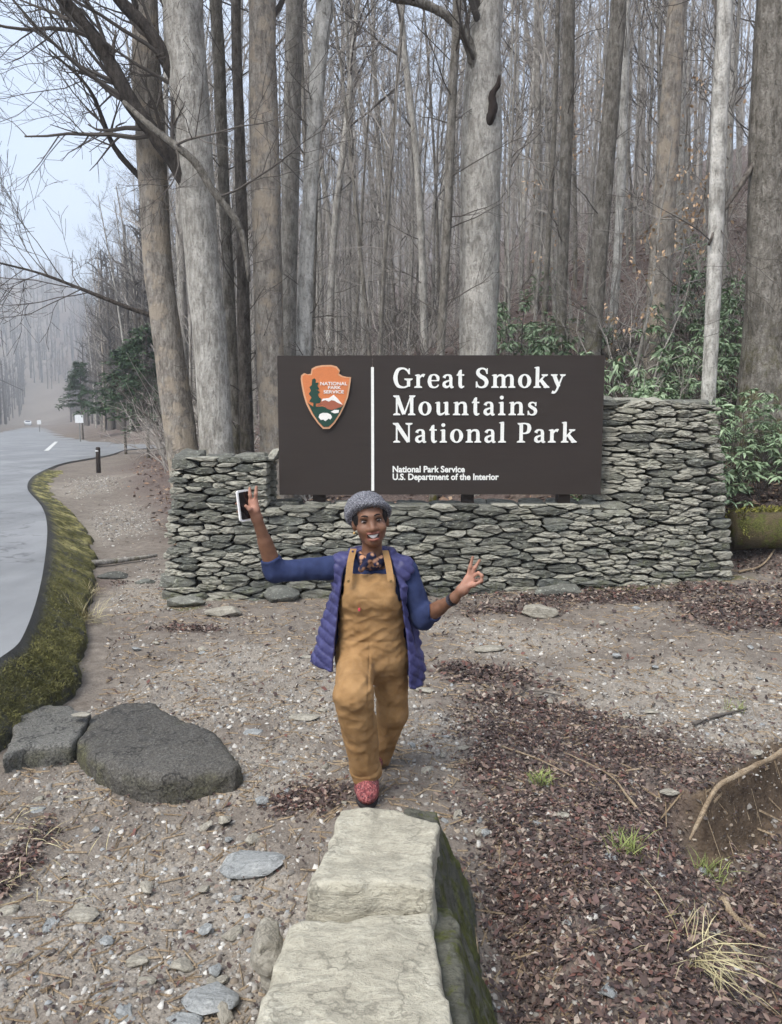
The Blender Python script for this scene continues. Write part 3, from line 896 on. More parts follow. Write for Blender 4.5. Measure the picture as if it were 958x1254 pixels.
def arch(x0, x1, foot=True):
    """right half of n/m/h: joins stem at x0, comes down at x1"""
    return band([(x0 + 0.03, 0.48), (x0 + 0.13, 0.60), (x0 + 0.24, 0.632), (x1 - 0.035, 0.585), (x1, 0.44)], [0.05, 0.07, 0.095, 0.13, 0.155]) + stem(x1, 0.0, 0.45) + serif(x1, 0, 0.33, 1)
GLY = {}
GLY['G'] = (band([(0.80, 0.70), (0.70, 0.88), (0.50, 0.975), (0.25, 0.88), (0.135, 0.50), (0.25, 0.12), (0.52, 0.025), (0.72, 0.09), (0.82, 0.20)], [0.05, 0.09, 0.075, 0.15, 0.19, 0.15, 0.075, 0.08, 0.10]) + stem(0.775, 0.06, 0.42, 0.16) + serif(0.77, 0.47, 0.40, -1) + poly((0.77, 0.68), (0.84, 0.68), (0.835, 0.98), (0.79, 0.98), (0.745, 0.84)), 0.98)
GLY['r'] = (stem(0.20, 0, XH - 0.03) + flag(0.20, XH) + serif(0.20, 0, 0.38, 1) + band([(0.24, 0.44), (0.33, 0.58), (0.43, 0.63), (0.50, 0.60)], [0.05, 0.08, 0.12, 0.16]), 0.56)
GLY['e'] = (band([(0.545, 0.365), (0.53, 0.52), (0.44, 0.63), (0.32, 0.655), (0.18, 0.58), (0.125, 0.33), (0.19, 0.10), (0.36, 0.02), (0.50, 0.07), (0.565, 0.16)], [0.10, 0.14, 0.09, 0.055, 0.12, 0.165, 0.14, 0.07, 0.07, 0.05]) + rect(0.16, 0.335, 0.59, 0.39), 0.64)
GLY['a'] = (band([(0.13, 0.50), (0.18, 0.60), (0.31, 0.645), (0.43, 0.59), (0.46, 0.45)], [0.15, 0.10, 0.07, 0.12, 0.15]) + stem(0.46, 0.08, 0.47, 0.15) + band([(0.46, 0.38), (0.28, 0.33), (0.15, 0.25), (0.14, 0.12), (0.24, 0.04), (0.36, 0.08), (0.44, 0.16)], [0.06, 0.08, 0.12, 0.15, 0.11, 0.07, 0.05]) + band([(0.46, 0.12), (0.50, 0.035), (0.60, 0.045)], [0.15, 0.11, 0.05]), 0.65)
GLY['t'] = (band([(0.20, 0.86), (0.20, 0.5), (0.205, 0.15), (0.27, 0.04), (0.40, 0.08)], [0.10, 0.155, 0.155, 0.12, 0.05]) + rect(0.03, 0.605, 0.39, XH) + poly((0.13, 0.84), (0.20, 0.90), (0.275, 0.90), (0.275, 0.68), (0.06, 0.665)), 0.45)
GLY['S'] = (band([(0.57, 0.74), (0.50, 0.91), (0.33, 0.97), (0.17, 0.89), (0.14, 0.72), (0.28, 0.57), (0.45, 0.47), (0.56, 0.30), (0.50, 0.10), (0.31, 0.025), (0.15, 0.09), (0.08, 0.28)], [0.05, 0.08, 0.07, 0.13, 0.16, 0.17, 0.18, 0.17, 0.13, 0.07, 0.08, 0.05]) + poly((0.545, 0.70), (0.61, 0.70), (0.61, 0.98), (0.565, 0.98), (0.53, 0.86)) + poly((0.04, 0.32), (0.105, 0.32), (0.13, 0.13), (0.085, 0.01), (0.04, 0.01)), 0.71)
GLY['m'] = (stem(0.20, 0, XH - 0.03) + flag(0.20, XH) + serif(0.20, 0, 0.36, 1) + arch(0.22, 0.61) + arch(0.63, 1.02), 1.22)
GLY['n'] = (stem(0.20, 0, XH - 0.03) + flag(0.20, XH) + serif(0.20, 0, 0.36, 1) + arch(0.22, 0.62), 0.82)
GLY['o'] = (bowl(0.355, 0.34, 0.31, 0.35, tk=0.165, tn=0.065), 0.71)
GLY['k'] = (stem(0.20, 0, 1.04) + flag(0.20, 1.06) + serif(0.20, 0, 0.36, 1) + band([(0.27, 0.30), (0.42, 0.46), (0.56, 0.62)], [0.07, 0.075, 0.07]) + band([(0.37, 0.40), (0.50, 0.22), (0.66, 0.03)], [0.14, 0.16, 0.16]) + serif(0.65, 0, 0.28, 1) + serif(0.55, XH, 0.30, -1), 0.80)
GLY['y'] = (band([(0.14, 0.66), (0.26, 0.34), (0.38, 0.06)], [0.16, 0.165, 0.15]) + band([(0.58, 0.66), (0.46, 0.34), (0.34, 0.02), (0.25, -0.17), (0.15, -0.235), (0.06, -0.20)], [0.06, 0.07, 0.085, 0.08, 0.10, 0.14]) + serif(0.15, XH, 0.32, -1) + serif(0.57, XH, 0.26, -1), 0.70)
GLY['M'] = (stem(0.20, 0, 0.98, 0.085) + band([(0.22, 0.97), (0.38, 0.5), (0.55, 0.05)], [0.17, 0.175, 0.15]) + band([(0.89, 0.97), (0.73, 0.5), (0.57, 0.05)], [0.06, 0.065, 0.08]) + stem(0.93, 0, 0.98, 0.165) + serif(0.20, 0, 0.34, 1) + serif(0.93, 0, 0.36, 1) + serif(0.17, 1.0, 0.28, -1) + serif(0.96, 1.0, 0.30, -1), 1.13)
GLY['u'] = (stem(0.20, 0.18, XH - 0.03) + flag(0.20, XH) + stem(0.60, 0.08, XH - 0.03) + flag(0.60, XH) + band([(0.20, 0.20), (0.235, 0.075), (0.34, 0.045), (0.46, 0.10), (0.56, 0.20)], [0.155, 0.13, 0.095, 0.07, 0.05]) + poly((0.53, 0.0), (0.60, 0.0), (0.76, 0.03), (0.76, 0.07), (0.675, 0.09), (0.53, 0.12)), 0.80)
GLY['i'] = (stem(0.20, 0, XH - 0.03) + flag(0.20, XH) + serif(0.20, 0, 0.36, 1) + [('poly', [tuple(p) for p in ell(0.19, 0.89, 0.095, 0.095, 0, 340, 18)])], 0.42)
GLY['s'] = (band([(0.42, 0.48), (0.38, 0.60), (0.26, 0.645), (0.14, 0.59), (0.13, 0.48), (0.25, 0.385), (0.38, 0.30), (0.42, 0.17), (0.36, 0.06), (0.23, 0.02), (0.12, 0.07), (0.07, 0.20)], [0.04, 0.06, 0.06, 0.10, 0.13, 0.14, 0.15, 0.14, 0.10, 0.06, 0.06, 0.04]) + poly((0.40, 0.46), (0.455, 0.46), (0.455, 0.665), (0.42, 0.665), (0.385, 0.58)) + poly((0.035, 0.23), (0.09, 0.23), (0.115, 0.09), (0.07, 0.0), (0.035, 0.0)), 0.52)
GLY['N'] = (stem(0.20, 0, 0.98, 0.085) + band([(0.18, 0.97), (0.48, 0.5), (0.78, 0.04)], [0.17, 0.18, 0.16]) + stem(0.80, 0.02, 0.98, 0.085) + serif(0.20, 0, 0.34, 1) + serif(0.14, 1.0, 0.26, -1) + serif(0.80, 1.0, 0.34, -1), 0.98)
GLY['l'] = (stem(0.20, 0, 1.04) + flag(0.20, 1.06) + serif(0.20, 0, 0.38, 1), 0.42)
GLY['P'] = (stem(0.22, 0, 0.98, 0.17) + serif(0.22, 0, 0.40, 1) + serif(0.17, 1.0, 0.26, -1) + band([(0.22, 0.97), (0.44, 0.965), (0.58, 0.88), (0.615, 0.72), (0.56, 0.55), (0.42, 0.475), (0.26, 0.475)], [0.06, 0.065, 0.14, 0.175, 0.14, 0.065, 0.06]), 0.74)
def letter_mesh(ch, cap, y):
    strokes, adv = GLY[ch]; m = MB(); adv = adv * 1.04
    def fat(o, i, k=1.13):
        c = (o + i) / 2; return c + (o - c) * k, c + (i - c) * k
    for k, st in enumerate(strokes):
        yf = y - 0.008 - 0.0006 * k
        if st[0] == 'poly':
            P = [(p[0] * cap * 1.04, p[1] * cap) for p in st[1]]
            if poly_area_c(P)[0] < 0: P = P[::-1]
            m.prism_y(P, yf, y - 0.0005)
        else:
            o, i = fat(np.array(st[1]) * cap, np.array(st[2]) * cap); o = o * (1.04, 1); i = i * (1.04, 1); n = len(o)
            V = [(p[0], yf, p[1]) for p in o] + [(p[0], yf, p[1]) for p in i] + [(p[0], y - 0.0005, p[1]) for p in o] + [(p[0], y - 0.0005, p[1]) for p in i]
            F = []
            for a in range(n - 1):
                F += [(a, a + 1, n + a + 1, n + a), (a, 2 * n + a, 2 * n + a + 1, a + 1), (n + a, n + a + 1, 3 * n + a + 1, 3 * n + a)]
            F += [(0, n, 3 * n, 2 * n), (n - 1, 3 * n - 1, 4 * n - 1, 2 * n - 1)]
            m.add(V, F)
    return m, adv
def write(text, px0, px1, base_py, cap):
    tot = sum((GLY[c][1] * 1.04 if c != ' ' else 0.36) for c in text)
    x = sx(px0); width = sx(px1) - x; z = sz(base_py)
    lsp = (width - tot * cap) / max(len(text) - 1, 1)
    for c in text:
        if c == ' ': x += 0.36 * cap + lsp; continue
        mm, adv = letter_mesh(c, cap, SY)
        mm.v = [v + np.array([x, 0, z]) - SB for v in mm.v]
        mm.out('letter', M_white, sign); x += adv * cap + lsp
CAPH = (sz(451) - sz(475.5))
write('Great Smoky', 481, 691, 475, CAPH); write('Mountains', 481, 658, 508.5, CAPH); write('National Park', 481, 707, 542, CAPH)
def sans(text, x0, x1, base_py, h_px, mat, bold=0.02, y=SY, name='small_lettering', parent=None, B=None, z=None, align='LEFT', ext=0.003):
    cu = bpy.data.curves.new(name, 'FONT'); cu.body = text; cu.size = 1.0; cu.offset = bold; cu.extrude = 0.01; cu.resolution_u = 4
    o = bpy.data.objects.new(name, cu); C.objects.link(o)
    bpy.context.view_layer.update()
    me = bpy.data.meshes.new_from_object(o.evaluated_get(bpy.context.evaluated_depsgraph_get()))
    bpy.data.objects.remove(o); bpy.data.curves.remove(cu)
    n = len(me.vertices); co = np.empty(n * 3, np.float32); me.vertices.foreach_get('co', co); co = co.reshape(-1, 3)
    w = np.ptp(co[:, 0]); kx = (x1 - x0) / w
    caps = 0.70
    X = x0 + (co[:, 0] - co[:, 0].min()) * kx; Z = z + co[:, 1] * (h_px / caps); Y = y - 0.0035 - co[:, 2] * 0.25
    P = np.stack([X, Y, Z], 1) - B
    me.vertices.foreach_set('co', P.astype(np.float32).ravel()); me.update(); me.materials.clear(); me.materials.append(mat)
    q = bpy.data.objects.new(name, me); C.objects.link(q); q.parent = parent
    return q
hh = (sz(570.5) - sz(578))
sans('National Park Service', sx(481), sx(570), 0, hh, M_white, 0.03, SY, 'small_lettering', sign, SB, sz(578.2))
sans('U.S. Department of the Interior', sx(481), sx(612), 0, hh, M_white, 0.03, SY, 'small_lettering', sign, SB, sz(587.5))

# ---- arrowhead emblem
def epx(cx, cy):  # crop pixels of the emblem close-up -> sign coordinates
    return (sx(360 + cx * 80 / 958), sz(440 + cy * 95 / 1138))
def ep(pts): return [epx(*p) for p in pts]
AR = [(120, 240), (165, 205), (215, 222), (262, 215), (275, 140), (340, 105), (430, 88), (560, 85), (640, 108), (685, 165), (668, 210), (720, 245), (790, 262), (845, 265), (838, 330), (822, 430), (798, 560), (745, 690), (680, 820), (600, 940), (525, 1020), (430, 1020), (350, 935), (260, 800), (190, 660), (150, 520), (128, 400), (115, 300)]
emb = None
def plate(name, pts, y0, y1, mat, parent):
    P = ep(pts)
    if poly_area_c(P)[0] < 0: P = P[::-1]
    mm = MB(); mm.prism_y(P, y0, y1); mm.v = [v - SB for v in mm.v]
    return mm.out(name, mat, parent)
M_edge = plain('emblem_edge', L(206, 160, 124), 0.6); M_or = plain('emblem_orange', L(204, 122, 74), 0.6)
M_gr = plain('emblem_green', L(32, 66, 54), 0.6); M_ew = plain('emblem_white', L(232, 228, 222), 0.6); M_mt = plain('emblem_mountain', L(160, 92, 70), 0.6)
ac = np.mean(AR, 0)
emb = plate('emblem', AR, SY - 0.030, SY - 0.0005, M_edge, sign)
inner = [tuple(np.array(p) + (ac - np.array(p)) / np.linalg.norm(ac - np.array(p)) * 24) for p in AR]
plate('emblem_face', inner, SY - 0.033, SY - 0.029, M_or, emb)
low = [(215, 640), (300, 700), (430, 690), (560, 740), (700, 700), (735, 665), (660, 810), (590, 915), (515, 990), (440, 992), (368, 918), (290, 800)]
plate('emblem_meadow', low, SY - 0.0345, SY - 0.0325, M_gr, emb)
plate('emblem_mountain', [(325, 695), (400, 640), (470, 590), (540, 575), (590, 535), (650, 590), (715, 680), (640, 720), (560, 745), (500, 730), (430, 672)], SY - 0.036, SY - 0.0325, M_mt, emb)
plate('emblem_snow', [(412, 618), (430, 580), (520, 570), (592, 522), (650, 580), (722, 668), (650, 640), (605, 610), (560, 600), (520, 622), (470, 600)], SY - 0.0372, SY - 0.0335, M_ew, emb)
plate('emblem_lake', [(545, 770), (600, 742), (668, 745), (660, 785), (600, 795)], SY - 0.0372, SY - 0.0335, M_ew, emb)
plate('emblem_bison', [(368, 850), (385, 805), (430, 785), (500, 788), (548, 812), (566, 850), (540, 885), (515, 870), (490, 890), (465, 908), (440, 885), (400, 890)], SY - 0.0372, SY - 0.0335, M_ew, emb)
tree_pts = [(310, 280), (335, 300), (330, 350), (375, 345), (355, 390), (385, 440), (345, 450), (392, 480), (360, 510), (380, 560), (410, 580), (395, 640), (330, 650), (330, 720), (290, 720), (295, 640), (235, 620), (270, 560), (230, 510), (262, 460), (240, 410), (275, 380), (280, 300)]
plate('emblem_tree', tree_pts, SY - 0.0385, SY - 0.0335, M_gr, emb)
def etext(t, x0, x1, yb, h):
    a = epx(x0, yb); b = epx(x1, yb); top_ = epx(x0, yb - h)
    sans(t, a[0], b[0], 0, top_[1] - a[1], M_ew, 0.02, SY - 0.0325, 'emblem_lettering', emb, SB, a[1])
etext('NATIONAL', 400, 790, 382, 48); etext('PARK', 510, 700, 438, 44); etext('SERVICE', 445, 740, 502, 46)
# ================================================================== FOREGROUND BLOCKS AND ROCKS
def block_material(name, cols, scale=1.0, moss=False):
    n = NT(name, 0.9, 0.25); v = n.coord((1, 1, 1), 'Object', False)
    a = n.noise(v, 3.2 * scale, 6, 0.65); b = n.noise(n.coord((1, 2.2, 3)), 14 * scale, 5, 0.7, 0.6); c = n.noise(v, 90, 4, 0.75)
    base = n.ramp(a, [(0.25, cols[0]), (0.5, cols[1]), (0.75, cols[2])])
    base = n.mix(n.math('MULTIPLY', n.ramp(b, [(0.35, 1.0), (0.55, 0.0)]), 0.45), base, tuple(x * 0.62 for x in cols[0]))
    base = n.mix(n.math('MULTIPLY', n.ramp(b, [(0.6, 0.0), (0.72, 1.0)]), 0.35), base, tuple(min(1, x * 1.25) for x in cols[2]))
    base = n.mix(n.math('MULTIPLY', n.ramp(c, [(0.35, 1.0), (0.5, 0.0)]), 0.35), base, tuple(x * 0.5 for x in cols[0]))
    base = n.mix(n.ramp(n.noise(v, 2.6 * scale, 5, .62), [(0.488, 0.0), (0.5, 0.6), (0.512, 0.0)]), base, tuple(x * 0.45 for x in cols[0]))
    base = n.mix(n.ramp(n.noise(v, 7 * scale, 4, .6), [(0.60, 0.0), (0.68, 0.5)]), base, tuple(x * 0.55 for x in cols[0]))
    if moss:
        m = n.math('MULTIPLY', n.ramp(n.noise(v, 6, 5, 0.7), [(0.48, 0.0), (0.56, 1.0)]), 0.9)
        base = n.mix(m, base, n.ramp(n.noise(v, 40, 4), [(0.3, L(52, 54, 24)), (0.7, L(98, 102, 48))]))
    n.color(base); n.bump(n.math('ADD', n.math('MULTIPLY', b, 1.0), n.math('MULTIPLY', c, 0.45)), 0.85, 0.018)
    return n.m
M_block = block_material('cut_stone', (L(152, 146, 130), L(180, 174, 156), L(204, 199, 182)))
M_mossrock = block_material('mossy_stone', (L(70, 70, 62), L(96, 95, 84), L(120, 118, 106)), 1.5, True)
M_bluerock = block_material('schist', (L(134, 136, 135), L(160, 162, 160), L(188, 188, 185)), 2.0)
M_palerock = block_material('pale_rock', (L(140, 134, 122), L(168, 162, 148), L(194, 188, 174)), 2.0)

def sd_prism(x, y, z, top, z0, z1, batter, rnd):
    """convex outline (counter-clockwise) as a solid whose sides lean out downwards"""
    d = np.maximum(z - z1(x, y) if callable(z1) else z - z1, z0 - z); zt = 0.44
    n = len(top)
    for i in range(n):
        a, b = top[i], top[(i + 1) % n]; e = b - a; nn = np.array([e[1], -e[0]]) / np.hypot(*e)
        s = (x - a[0]) * nn[0] + (y - a[1]) * nn[1]
        d = smax(d, (s - batter[i] * (zt - z)) / math.sqrt(1 + batter[i] ** 2), rnd)
    return d
def block(name, px, ztop, batter, z1f, label, h=0.0115, z0=-0.25, seed=0.0, extra=None):
    P = [at_z(a, b, ztop)[:2] for a, b in px]
    if extra is not None: P += [np.array(e) for e in extra]
    A = poly_area_c([tuple(p) for p in P])[0]
    if A < 0: P = P[::-1]; batter = batter[::-1]
    Q = np.array(P); lo = (*(Q.min(0) - 0.22), z0 - 0.05); hi = (*(Q.max(0) + 0.22), ztop + 0.12)
    def f(x, y, z):
        d = sd_prism(x, y, z, P, z0, z1f, batter, 0.018)
        lay = 0.005 * fbm(x * 2, y * 2, z * 30 + seed, 2)
        return d + 0.020 * fbm(x * 6, y * 6, z * 6 + seed, 3) + lay + 0.009 * fbm(x * 22, y * 22, z * 22 + seed, 3)
    V, F = sdf_mesh(f, lo, hi, h)
    c = np.array([*Q.mean(0), 0.0])
    o = obj(name, V, F, M_block, None, True, None, c); tag(o, label, 'stone block', 'stone blocks of the low foreground wall'); return o
# near block (runs out under the camera) and the block behind it
block('stone_block', [(356, 1127), (450, 1119), (527, 1110), (540, 1164), (556, 1254)], 0.44, [0.0, 0.0, 0.06, 0.06, 0.06, 0.1, 0.15, 0.32],
      lambda x, y: 0.44 + 0.02 * fbm(x * 3, y * 3, 4.0, 3), 'nearest pale cream stone block at the bottom edge of the picture',
      extra=[(0.175, 1.2), (-0.36, 1.2), (-0.345, 1.98)], seed=3.0)
block('stone_block', [(376, 1082), (416, 985), (470, 989), (514, 996), (537, 1006), (530, 1090)], 0.50, [0.12, 0.1, 0.05, 0.05, 0.1, 0.03],
      lambda x, y: 0.50 + 0.03 * fbm(x * 3.5, y * 3.5, 9.0, 3) - 0.05 * np.clip(x - 0.05, 0, 1), 'pale grey stone block just in front of the person\'s red shoe', seed=12.0)
# mortar seam between them and the mossy footing on their right side
def blobrock(name, c, size, mat, seed, label, cat, rot=0.0, h=0.012, amp=0.30, group=None, tilt=0.0, planes=9):
    """rock cut by random planes from an ellipsoid"""
    r_ = np.random.default_rng(seed); N_ = r_.standard_normal((planes, 3)); N_ /= np.linalg.norm(N_, axis=1)[:, None]
    off = r_.uniform(0.40, 0.85, planes); sz_ = np.array(size) / 2; ca, sa = math.cos(rot), math.sin(rot)
    def f(x, y, z):
        X, Y, Z = x, y, z
        d = sd_ell(X, Y, Z, (0, 0, 0), sz_)
        ms = sz_.min()
        for k in range(planes):
            q = (N_[k][0] * X / sz_[0] + N_[k][1] * Y / sz_[1] + N_[k][2] * Z / sz_[2] - off[k]) * ms
            d = smax(d, q, 0.08 * ms)
        s = 3.0 / max(size)
        return d + amp * ms * fbm(X * s + seed, Y * s, Z * s * 2, 4)
    V, F = sdf_mesh(f, -sz_ * 1.25 - 0.02, sz_ * 1.25 + 0.02, h, block=8)
    R = np.array([[ca, -sa, 0], [sa, ca, 0], [0, 0, 1]]); tl = np.array([[1, 0, 0], [0, math.cos(tilt), -math.sin(tilt)], [0, math.sin(tilt), math.cos(tilt)]])
    V = V @ (R @ tl).T
    o = obj(name, V, F, mat); o.location = c
    tag(o, label, cat, group); return o
blobrock('mortar_joint', (-0.06, 2.47, 0.27), (0.40, 0.24, 0.34), M_mossrock, 5, 'rough grey mortar lump in the seam between the two stone blocks', 'mortar', h=0.01)
for ex_, zt_, sd_, lab_ in (([(.08, 1.3), (.205, 1.3), (.195, 1.9), (.180, 2.46), (.06, 2.46)], .37, 31.0, 'rough mossy footing under the right side of the near block'),
                            ([(.05, 2.50), (.165, 2.49), (.165, 2.8), (.185, 3.04), (.05, 3.05)], .40, 44.0, 'rough mossy footing under the right side of the farther block')):
    o = block('footing_stone', [], zt_, [0.05, .40, .36, .1, 0.0], lambda x, y: zt_ + .05 * fbm(x * 6, y * 6, 2.0, 3), lab_, h=.012, seed=sd_, extra=ex_)
    o.data.materials[0] = M_mossrock; o['category'] = 'rock'; o['group'] = 'mossy footings of the foreground wall'
blobrock('side_stone', (*at_z(326, 1165, 0.15)[:2], 0.13), (0.13, 0.22, 0.30), M_palerock, 24, 'narrow pale stone propped against the left side of the near block', 'rock', rot=0.1)

# broken asphalt slab on the left: flat apron and thick tongue
M_slab = asphalt_material('old_asphalt', L(66, 63, 58), L(98, 94, 87), 0.9, True)
def slab(name, px, zt, z0, seed, label, h=0.016, edge=0.06, mat=None):
    P = [at_z(a, b, zt)[:2] for a, b in px]
    if poly_area_c([tuple(p) for p in P])[0] < 0: P = P[::-1]
    Q = np.array(P); lo = (*(Q.min(0) - 0.1), z0 - 0.05); hi = (*(Q.max(0) + 0.1), zt + 0.15)
    def f(x, y, z):
        inside = in_poly(x, y, P); d2 = np.full(x.shape, 1e9)
        for i in range(len(P)):
            a, b = P[i], P[(i + 1) % len(P)]; ba = b - a; t = np.clip(((x - a[0]) * ba[0] + (y - a[1]) * ba[1]) / ba.dot(ba), 0, 1)
            d2 = np.minimum(d2, np.hypot(x - a[0] - ba[0] * t, y - a[1] - ba[1] * t))
        d2 = np.where(inside, -d2, d2)
        zz = zt + 0.03 * fbm(x * 2.2, y * 2.2, seed, 3)
        d = smax(smax(d2, z - zz, edge), z0 - z, 0.02)
        return d + 0.020 * fbm(x * 12, y * 12, z * 12 + seed, 4, .6)
    V, F = sdf_mesh(f, lo, hi, h, block=8)
    mossv = np.clip(sstep(zt - 0.01, zt - 0.05, V[:, 2]), 0, 1) * (0.45 + 0.5 * fbm(V[:, 0] * 4, V[:, 1] * 4, 6.0, 3))
    c = np.array([*Q.mean(0), 0.0])
    o = obj(name, V, F, mat or M_slab, None, True, {'moss': mossv}, c); tag(o, label, 'asphalt slab'); return o
slab('asphalt_slab', [(92, 906), (112, 872), (150, 857), (185, 854), (232, 878), (264, 892), (298, 930), (286, 940), (240, 946), (195, 952), (142, 942), (106, 922)], 0.120, -0.12, 3.0,
     'thick dark tongue of broken asphalt tapering right onto the gravel', edge=0.075, h=0.014)
slab('asphalt_slab', [(2, 928), (28, 858), (75, 858), (112, 870), (94, 904), (86, 910), (30, 916)], 0.115, -0.06, 8.0, 'paler flat piece of asphalt joining the dark slab to the mossy kerb', edge=0.03, h=0.014,
     mat=asphalt_material('pale_asphalt', L(92, 90, 85), L(122, 120, 113), 0.9, True))

def loose(px, py, wpx, hpx, mat, seed, label, z=0.0, flat=0.25, hm=None, rot=None, name='rock', tall=0.42):
    c = at_z(px, py, z); k = c[1] / FPX
    w = wpx * k; d = max(hpx * k * 1.5, 0.4 * w); h = hm or max(0.03, tall * min(w, d))
    c[2] = float(ground_z(c[0], c[1]))
    r = np.random.default_rng(seed)
    return hull_rock(name, c, (w, d, h), mat, seed, rot=r.uniform(-0.3, 0.3) if rot is None else rot, flat=flat, bev=0.05, cat='rock', label=label, sink=0.28)
loose(312, 1058, 112, 44, M_bluerock, 31, 'large flat blue grey rock left of the stone blocks', tall=0.3, rot=0.12)
loose(258, 1224, 88, 44, M_bluerock, 32, 'pale blue grey rock at the bottom left corner of the near block', tall=0.3)
loose(146, 1248, 62, 30, M_bluerock, 33, 'pale flat rock cut by the bottom edge of the picture', tall=0.3)
loose(228, 1250, 66, 26, M_bluerock, 34, 'low grey rock at the bottom edge beside the pale rock', tall=0.3)
loose(103, 1107, 46, 24, M_palerock, 35, 'pale rock alone on the gravel at the lower left', tall=0.35)
loose(662, 762, 52, 26, M_palerock, 36, 'rounded pale boulder in front of the wall right of the person', tall=0.55, flat=0.0)
loose(598, 799, 46, 16, M_palerock, 37, 'flat pale stone on the ground right of the vest hem', tall=0.3)
loose(372, 879, 50, 16, M_palerock, 38, 'flat tan stone left of the person\'s knee', tall=0.22)
loose(310, 898, 34, 15, M_bluerock, 39, 'square white grey stone right of the asphalt slab tip', tall=0.25)
loose(897, 1161, 34, 22, M_palerock, 40, 'round pale stone on the gully floor at the right', z=-0.32, tall=0.55, flat=0.0)
loose(868, 1163, 34, 16, M_palerock, 41, 'smaller tan stone left of the round pale gully stone', z=-0.32, tall=0.4)
loose(822, 962, 34, 11, M_palerock, 42, 'pale flat stone lying over the dark hollow beside the root', tall=0.3)
loose(376, 806, 32, 12, M_palerock, 43, 'white stone under the left hem of the vest', tall=0.3)
loose(518, 846, 34, 12, M_palerock, 44, 'white flat stone under the right hem of the vest', tall=0.25)
loose(828, 1047, 16, 13, M_palerock, 45, 'small white stone between the root and the leaf bank', z=-0.1, tall=0.6)
loose(100, 880, 30, 11, M_palerock, 46, 'pale chip resting on the asphalt slab', z=0.13, tall=0.2).location.z = 0.155
loose(690, 728, 90, 18, M_stone, 47, 'long footing stone at the base of the wall right of the raised hand', z=0.1, tall=0.5)
loose(225, 742, 60, 24, M_stone, 48, 'footing boulder at the base of the left pier', tall=0.5)
loose(345, 735, 50, 28, M_stone, 49, 'rough footing boulder in front of the low wall left of the vest', tall=0.7)
loose(275, 752, 56, 20, M_palerock, 50, 'tan boulder half buried below the left pier', tall=0.5)
loose(140, 708, 46, 16, M_stone, 51, 'dark broken stone on the path left of the left pier', tall=0.5)
loose(178, 715, 30, 12, M_stone, 52, 'small dark stone on the path beside the left pier', tall=0.5)
loose(295, 708, 0.1 + 40, 14, M_stone, 53, 'narrow stone at the foot of the left pier front', tall=0.4)
# smaller stones scattered on the gravel: still big enough to count
rs_ = np.random.default_rng(99)
protos = []
for k in range(6):
    o = hull_rock('small_stone', (0, 0, -5), (0.10, 0.075, 0.045), M_palerock if k % 2 else M_bluerock, 200 + k, n=16, flat=0.2, bev=0.06)
    protos.append(o)
spots = []
cand = np.array([at_z(rs_.uniform(10, 950), rs_.uniform(755, 1240)) for _ in range(500)]); zc_ = zones(cand[:, 0], cand[:, 1])[0]
for c, zl_ in zip(cand, zc_):
    if len(spots) >= 80: break
    if zl_ > 0.45 and rs_.random() > 0.12: continue
    if -0.55 < c[0] < 0.4 and c[1] < 3.4: continue
    if c[0] < -0.75 and 3.9 < c[1] < 5.7: continue
    spots.append(c)
sz_g = ground_z(np.array(spots)[:, 0], np.array(spots)[:, 1])
for i, c in enumerate(spots):
    o = protos[i] if i < 6 else protos[i % 6].copy()
    if i >= 6: C.objects.link(o)
    s = rs_.uniform(0.45, 1.25); o.scale = (s, s * rs_.uniform(0.7, 1.2), s * rs_.uniform(0.6, 1.1)); o.rotation_euler = (rs_.normal() * .15, rs_.normal() * .15, rs_.uniform(0, 6.28))
    o.location = (c[0], c[1], sz_g[i] + 0.008)
    tag(o, 'small loose stone lying on the gravel before the wall', 'stone', 'small stones scattered on the gravel')
# ================================================================== TREES
def bark_material(name, dark, mid, light, lichen=0.3, moss=0.3, vscale=1.0, rough_b=1.0, patchy=None):
    n = NT(name, 0.95, 0.15)
    v = n.coord((1, 1, 0.30), 'Object', True); w = n.coord((1, 1, 0.75), 'Object', True); o = n.coord((1, 1, 1), 'Object')
    a = n.noise(v, 16 * vscale, 5, 0.7, 0.4); b = n.noise(w, 5, 5, 0.65); c = n.noise(w, 40, 3, 0.7)
    base = n.ramp(a, [(0.31, tuple(x * .85 for x in dark)), (0.50, mid), (0.68, light)])
    base = n.mix(n.math('MULTIPLY', n.ramp(b, [(0.35, 1.0), (0.52, 0.0)]), 0.5), base, tuple(x * 0.62 for x in dark))
    base = n.mix(n.math('MULTIPLY', n.ramp(b, [(0.55, 0.0), (0.66, 1.0)]), lichen), base, tuple(min(1, x * 1.3) for x in light))
    base = n.mix(n.math('MULTIPLY', n.ramp(c, [(0.35, 1.0), (0.45, 0.0)]), 0.35), base, tuple(x * 0.5 for x in dark))
    if patchy:
        base = n.mix(n.math('MULTIPLY', n.ramp(n.noise(o, 3.2, 4, 0.6), [(0.5, 0.0), (0.58, 1.0)]), 0.8), base, patchy)
    if moss:
        z = n.sepz(o); lo = n.math('SUBTRACT', 1.0, n.math('MULTIPLY', z, 0.42), True)
        mm = n.math('MULTIPLY', n.math('MULTIPLY', lo, n.ramp(n.noise(o, 4, 5, 0.7), [(0.48, 0.0), (0.62, 1.0)])), moss)
        base = n.mix(mm, base, L(92, 88, 40))
    n.color(base); n.bump(n.math('ADD', a, n.math('MULTIPLY', c, 0.5)), 1.0 * rough_b, 0.05)
    return n.m
B_pale = bark_material('bark_pale', L(138, 133, 125), L(174, 169, 160), L(202, 198, 190), 0.35, 0.45)
B_grey = bark_material('bark_grey', L(118, 113, 106), L(152, 147, 139), L(180, 175, 166), 0.3, 0.5)
B_tan = bark_material('bark_tan', L(122, 114, 105), L(156, 148, 138), L(184, 177, 166), 0.25, 0.3, 1.2, 1.2, L(178, 164, 146))
